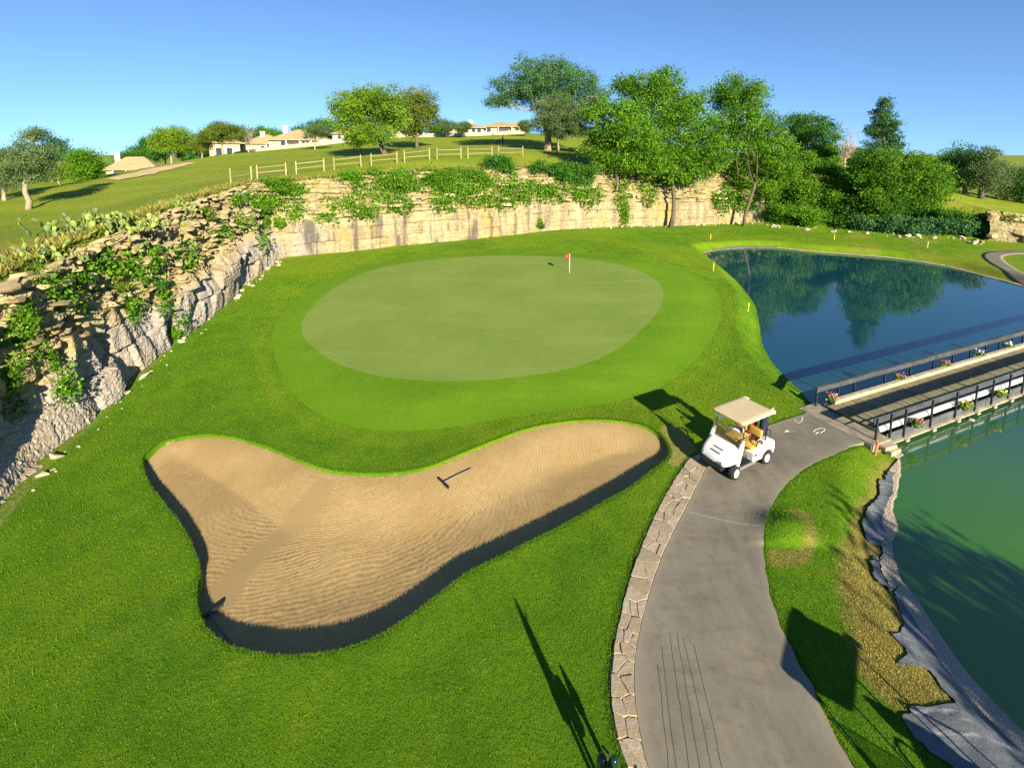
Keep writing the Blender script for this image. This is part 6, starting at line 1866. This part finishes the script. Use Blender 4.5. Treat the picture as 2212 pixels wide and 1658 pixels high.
# boulders along the shaded house
for i, px in enumerate([412, 424, 434, 446, 452, 466, 480, 492, 506, 388]):
    y = 110.5; X = at_depth(px, 300, y)[0]
    o = bpy.data.objects.new('rock', random.choice(LUMPS)); link(o); s_ = random.uniform(0.9, 1.5); o.scale = (s_, s_, s_ * 0.9); o.location = (X, y, gz(X, y) + 0.2 * s_); o.rotation_euler = (0, 0, i * 1.3)
    tag(o, 'boulder in the row edging the lawn of the shaded house', 'rock', 'boulders edging the shaded lawn')

# ------------------------------------------------------------------ golfer walking on the hill
def person(label, px, y, rz):
    X = at_depth(px, 312, y)[0]; z = gz(X, y)
    root = tag(empty('person', (X, y, z), rz), label, 'person')
    J = {'pel': (0, 0, 0.94, .15), 'ch': (0.02, 0, 1.30, .17), 'nk': (0.03, 0, 1.50, .065), 'hd': (0.05, 0, 1.60, .10), 'tp': (0.05, 0, 1.74, .085),
         'lh': (0, .10, 0.86, .095), 'lk': (0.16, .11, 0.48, .07), 'la': (0.10, .11, 0.08, .05), 'lt': (0.28, .11, 0.05, .045),
         'rh': (0, -.10, 0.86, .095), 'rk': (-0.06, -.11, 0.48, .07), 'ra': (-0.30, -.11, 0.10, .05), 'rt': (-0.16, -.11, 0.03, .045),
         'ls': (0.0, .19, 1.42, .075), 'le': (-0.12, .25, 1.16, .055), 'lw': (0.02, .26, 0.92, .04), 'lf': (0.06, .26, 0.84, .035),
         'rs': (0.0, -.19, 1.42, .075), 're': (-0.10, -.25, 1.15, .055), 'rw': (-0.34, -.25, 1.0, .04), 'rf': (-0.42, -.25, 0.96, .035)}
    E = [('pel','ch'),('ch','nk'),('nk','hd'),('hd','tp'),('pel','lh'),('lh','lk'),('lk','la'),('la','lt'),('pel','rh'),('rh','rk'),('rk','ra'),('ra','rt'),('ch','ls'),('ls','le'),('le','lw'),('lw','lf'),('ch','rs'),('rs','re'),('re','rw'),('rw','rf')]
    ks = list(J); me = bpy.data.meshes.new('body')
    me.from_pydata([J[k][:3] for k in ks], [(ks.index(a_), ks.index(b_)) for a_, b_ in E], [])
    o = mesh_obj('body', me, root); me.materials.append(M['cloth_dark'])
    sk = o.modifiers.new('skin', 'SKIN')
    for i, k in enumerate(ks):
        me.skin_vertices[0].data[i].radius = (J[k][3], J[k][3] * 0.85)
    me.skin_vertices[0].data[0].use_root = True
    ss = o.modifiers.new('sub', 'SUBSURF'); ss.levels = 1; ss.render_levels = 2
    m = MB(); m.lathe([(0.115, 1.66), (0.12, 1.70), (0.10, 1.77), (0.03, 1.80)], (0.05, 0, 0), 'z', 12); m.box((0.18, 0, 1.67), (0.10, 0.16, 0.015)); m.build('cap', M['navy_cloth'], root, True)
    return root, (X, y, z)
pr, pl_ = person('person in dark clothes walking in the shade of the largest tree', 1086, 94, math.radians(10))
c_, s_ = math.cos(math.radians(10)), math.sin(math.radians(10))
tr = tag(empty('golf_trolley', (pl_[0] - 0.75 * c_ + 0.25 * s_, pl_[1] - 0.75 * s_ - 0.25 * c_, pl_[2]), math.radians(10)), 'golf trolley with a dark bag pulled by the walking person', 'golf trolley')
m = MB(); m.tube([(-0.25, 0, 0.22), (0.0, 0, 0.55), (0.34, 0, 0.97)], 0.02, 6); m.build('handle', M['black_plastic'], tr)
m = MB(); m.tube([(-0.28, 0, 0.22), (0.02, 0, 1.02)], [0.13, 0.15], 10); m.build('bag', M['navy_cloth'], tr, True)
for sy in (-1, 1):
    m = MB(); m.lathe([(0.15, -0.02), (0.15, 0.02)], (-0.28, sy * 0.26, 0.15), 'y', 14); m.build('wheel', M['rubber'], tr)
# fence line and posts far beyond the right field
for i, px in enumerate([2060, 2068, 2140, 2152, 2166]):
    y = 100.0; X = at_depth(px, 300, y)[0]
    m = MB(); m.tube([(0, 0, -0.2), (0, 0, 1.7)], [0.09, 0.07], 6); o = m.build('field_post', M['fence_wood'], None); o.location = (X, y, gz(X, y))
    tag(o, 'slim pale post standing in the right field', 'post', 'posts in the right field')

# ------------------------------------------------------------------ a tree behind the camera shades the lower right corner
rng = np.random.default_rng(91)
bt = tag(empty('tree', (18.2, -7.0, 0.0)), 'tree behind the viewpoint whose shadow darkens the lower right corner', 'tree')
L = [(0, 0, 6.6, 2.2, 2.2, 1.5), (1.6, 0.5, 5.6, 1.9, 1.8, 1.3), (-1.4, 0.4, 5.8, 1.8, 1.8, 1.3), (0.3, -1.2, 5.2, 1.9, 1.7, 1.2)]
cr, tips = foliage_obj('crown', L, 'leaf_deep', bt, 92, 1.0, 0.34, 0.8)
trunk_obj(bt, (0, 0, 0), (0, 0, 3.8), 0.25, L, tips, 'bark', rng)

# ------------------------------------------------------------------ grass blades of the near lawn (uncountable)
def blades(name, n, r0, r1, th0, th1, mat, label, keep, hmul=1.0, seed=5):
    rng = np.random.default_rng(seed)
    r = np.exp(rng.uniform(math.log(r0), math.log(r1), n)); th = np.radians(rng.uniform(th0, th1, n))
    x, y = r * np.sin(th), r * np.cos(th)
    k = keep(x, y, rng); x, y, r = x[k], y[k], r[k]
    z, s, w, t = terrain(x, y)
    ok = s < -0.1
    x, y, z, r = x[ok], y[ok], z[ok], r[ok]
    m_ = len(x)
    h = (0.012 + 0.0015 * r) * (0.6 + 0.9 * rng.random(m_)) * hmul
    a_ = rng.uniform(0, 6.28, m_); lean = 0.55 * rng.standard_normal((m_, 2))
    wd = h * (0.16 + 0.14 * rng.random(m_))
    B = np.stack([x, y, z - 0.006], 1)
    side = np.stack([np.cos(a_) * wd, np.sin(a_) * wd, np.zeros(m_)], 1)
    tip = B + np.stack([lean[:, 0] * h, lean[:, 1] * h, h], 1)
    V = np.stack([B - side, B + side, tip], 1).reshape(-1, 3)
    tint = np.clip(0.45 + 0.35 * fbm(x * 0.9, y * 0.9, 15, 3) + 0.25 * rng.standard_normal(m_), 0, 1)
    me = np_mesh(name, V, None, np.arange(m_ * 3).reshape(-1, 3), M[mat], False, {'tint': np.repeat(tint, 3)})
    return tag(mesh_obj(name, me), label, 'grass', kind='stuff')
_pathpoly = np.vstack([resample(KERB_L, 60), PATH_L[_pl_end:], PATH_R[::-1]])
def on_lawn(x, y, rng):
    k = (sdf(BUNKER, x, y, 2) > 0.03) & (sdf(SOILPOLY, x, y, 2) > 0.12) & (sdf(POND, x, y, 2) > 0.55) & ~inside(_pathpoly, x, y)
    k &= sdf(COLLAR, x, y, 2) > -0.05 - 0.45 * np.abs(rng.standard_normal(len(x)))
    d = sdf(DRYPOLY, x, y, 2)
    return k & (d > -0.1 + 0.3 * rng.standard_normal(len(x)))
blades('grass', 400000, 5.5, 42, -52, 52, 'grass_blade', 'short mown grass of the near lawn', on_lawn)
_lp = [np.array(q) for q in ()]
_linerpoly = GP([(1925,1260),(1945,1330),(1926,1375),(1952,1400),(1940,1442),(2005,1450),(2060,1520),(2010,1535),(1956,1552),(1990,1610),(2060,1665),(2170,1770),(2400,1760),(2200,1560),(2040,1380),(1960,1262)], 0.3)
_linerpoly2 = GP([(1926,990),(1900,1030),(1888,1062),(1862,1105),(1862,1135),(1880,1182),(1874,1212),(1900,1255),(1960,1255),(1945,1130),(1950,1000)], 0.3)
def on_dry(x, y, rng):
    return (sdf(DRYPOLY, x, y, 2) < 0.15 * rng.standard_normal(len(x))) & (sdf(POND, x, y, 2) > 0.75) & ~inside(_linerpoly, x, y) & ~inside(_linerpoly2, x, y) & ~inside(_pathpoly, x, y)
blades('dry_grass', 150000, 6, 18, 30, 56, 'straw', 'straw coloured dry grass on the pond bank', on_dry, 1.0, 6)
# longer tufts hanging at the bunker rim, the path and the kerb
def rim(name, lines, n, off, mat, label, seed, h0=0.038, zfun=low_bank):
    rng = np.random.default_rng(seed); xs, ys = [], []
    for P, sgn in lines:
        seg = np.concatenate([[0], np.cumsum(np.linalg.norm(np.diff(P, axis=0), axis=1))])
        q = rng.uniform(0, seg[-1], int(n * seg[-1]))
        X = np.interp(q, seg, P[:, 0]); Y = np.interp(q, seg, P[:, 1])
        tx = np.gradient(P, axis=0); nx = np.interp(q, seg, -tx[:, 1]); ny = np.interp(q, seg, tx[:, 0]); L_ = np.hypot(nx, ny) + 1e-9
        o = sgn * np.abs(rng.standard_normal(len(q))) * off
        xs.append(X + nx / L_ * o); ys.append(Y + ny / L_ * o)
    x, y = np.concatenate(xs), np.concatenate(ys); m_ = len(x)
    z = zfun(x, y)
    h = h0 * (0.5 + rng.random(m_)); a_ = rng.uniform(0, 6.28, m_); lean = 0.7 * rng.standard_normal((m_, 2)); wd = h * 0.16
    B = np.stack([x, y, z - 0.01], 1); side = np.stack([np.cos(a_) * wd, np.sin(a_) * wd, np.zeros(m_)], 1)
    tip = B + np.stack([lean[:, 0] * h, lean[:, 1] * h, h], 1)
    V = np.stack([B - side, B + side, tip], 1).reshape(-1, 3)
    me = np_mesh(name, V, None, np.arange(m_ * 3).reshape(-1, 3), M[mat], False, {'tint': np.repeat(np.clip(0.45 + 0.3 * rng.standard_normal(m_), 0, 1), 3)})
    return tag(mesh_obj(name, me), label, 'grass', kind='stuff')
_orient = 1.0 if np.sum(BUNKER[:, 0] * np.roll(BUNKER[:, 1], -1) - np.roll(BUNKER[:, 0], -1) * BUNKER[:, 1]) > 0 else -1.0
rim('rim_grass', [(np.vstack([BUNKER, BUNKER[:1]]), -_orient), (PATH_R, -1.0), (KERB_L, 1.0), (PATH_L[_pl_end:], 1.0)], 900, 0.05, 'grass_blade', 'longer grass fringing the bunker, kerb and path', 8)
_kb = (BROW[:, 1] > 8) & (BROW[:, 0] < 12) & (CL_S > _s0)
rim('brow_grass', [(BROW[_kb], 1.0)], 110, 0.7, 'straw', 'long dry grass along the brow of the rock wall', 18, 0.30, lambda x, y: terrain(x, y)[0])
rim('brow_weeds', [(BROW[_kb] + CL_N[_kb] * 0.35, 1.0)], 60, 0.55, 'leaf_olive', 'green weeds along the brow of the rock wall', 19, 0.32, lambda x, y: terrain(x, y)[0])
# unused shape
for o in [PROTO[i] for i in range(5) if i not in _used]:
    for ch in list(o.children): bpy.data.objects.remove(ch)
    bpy.data.objects.remove(o)
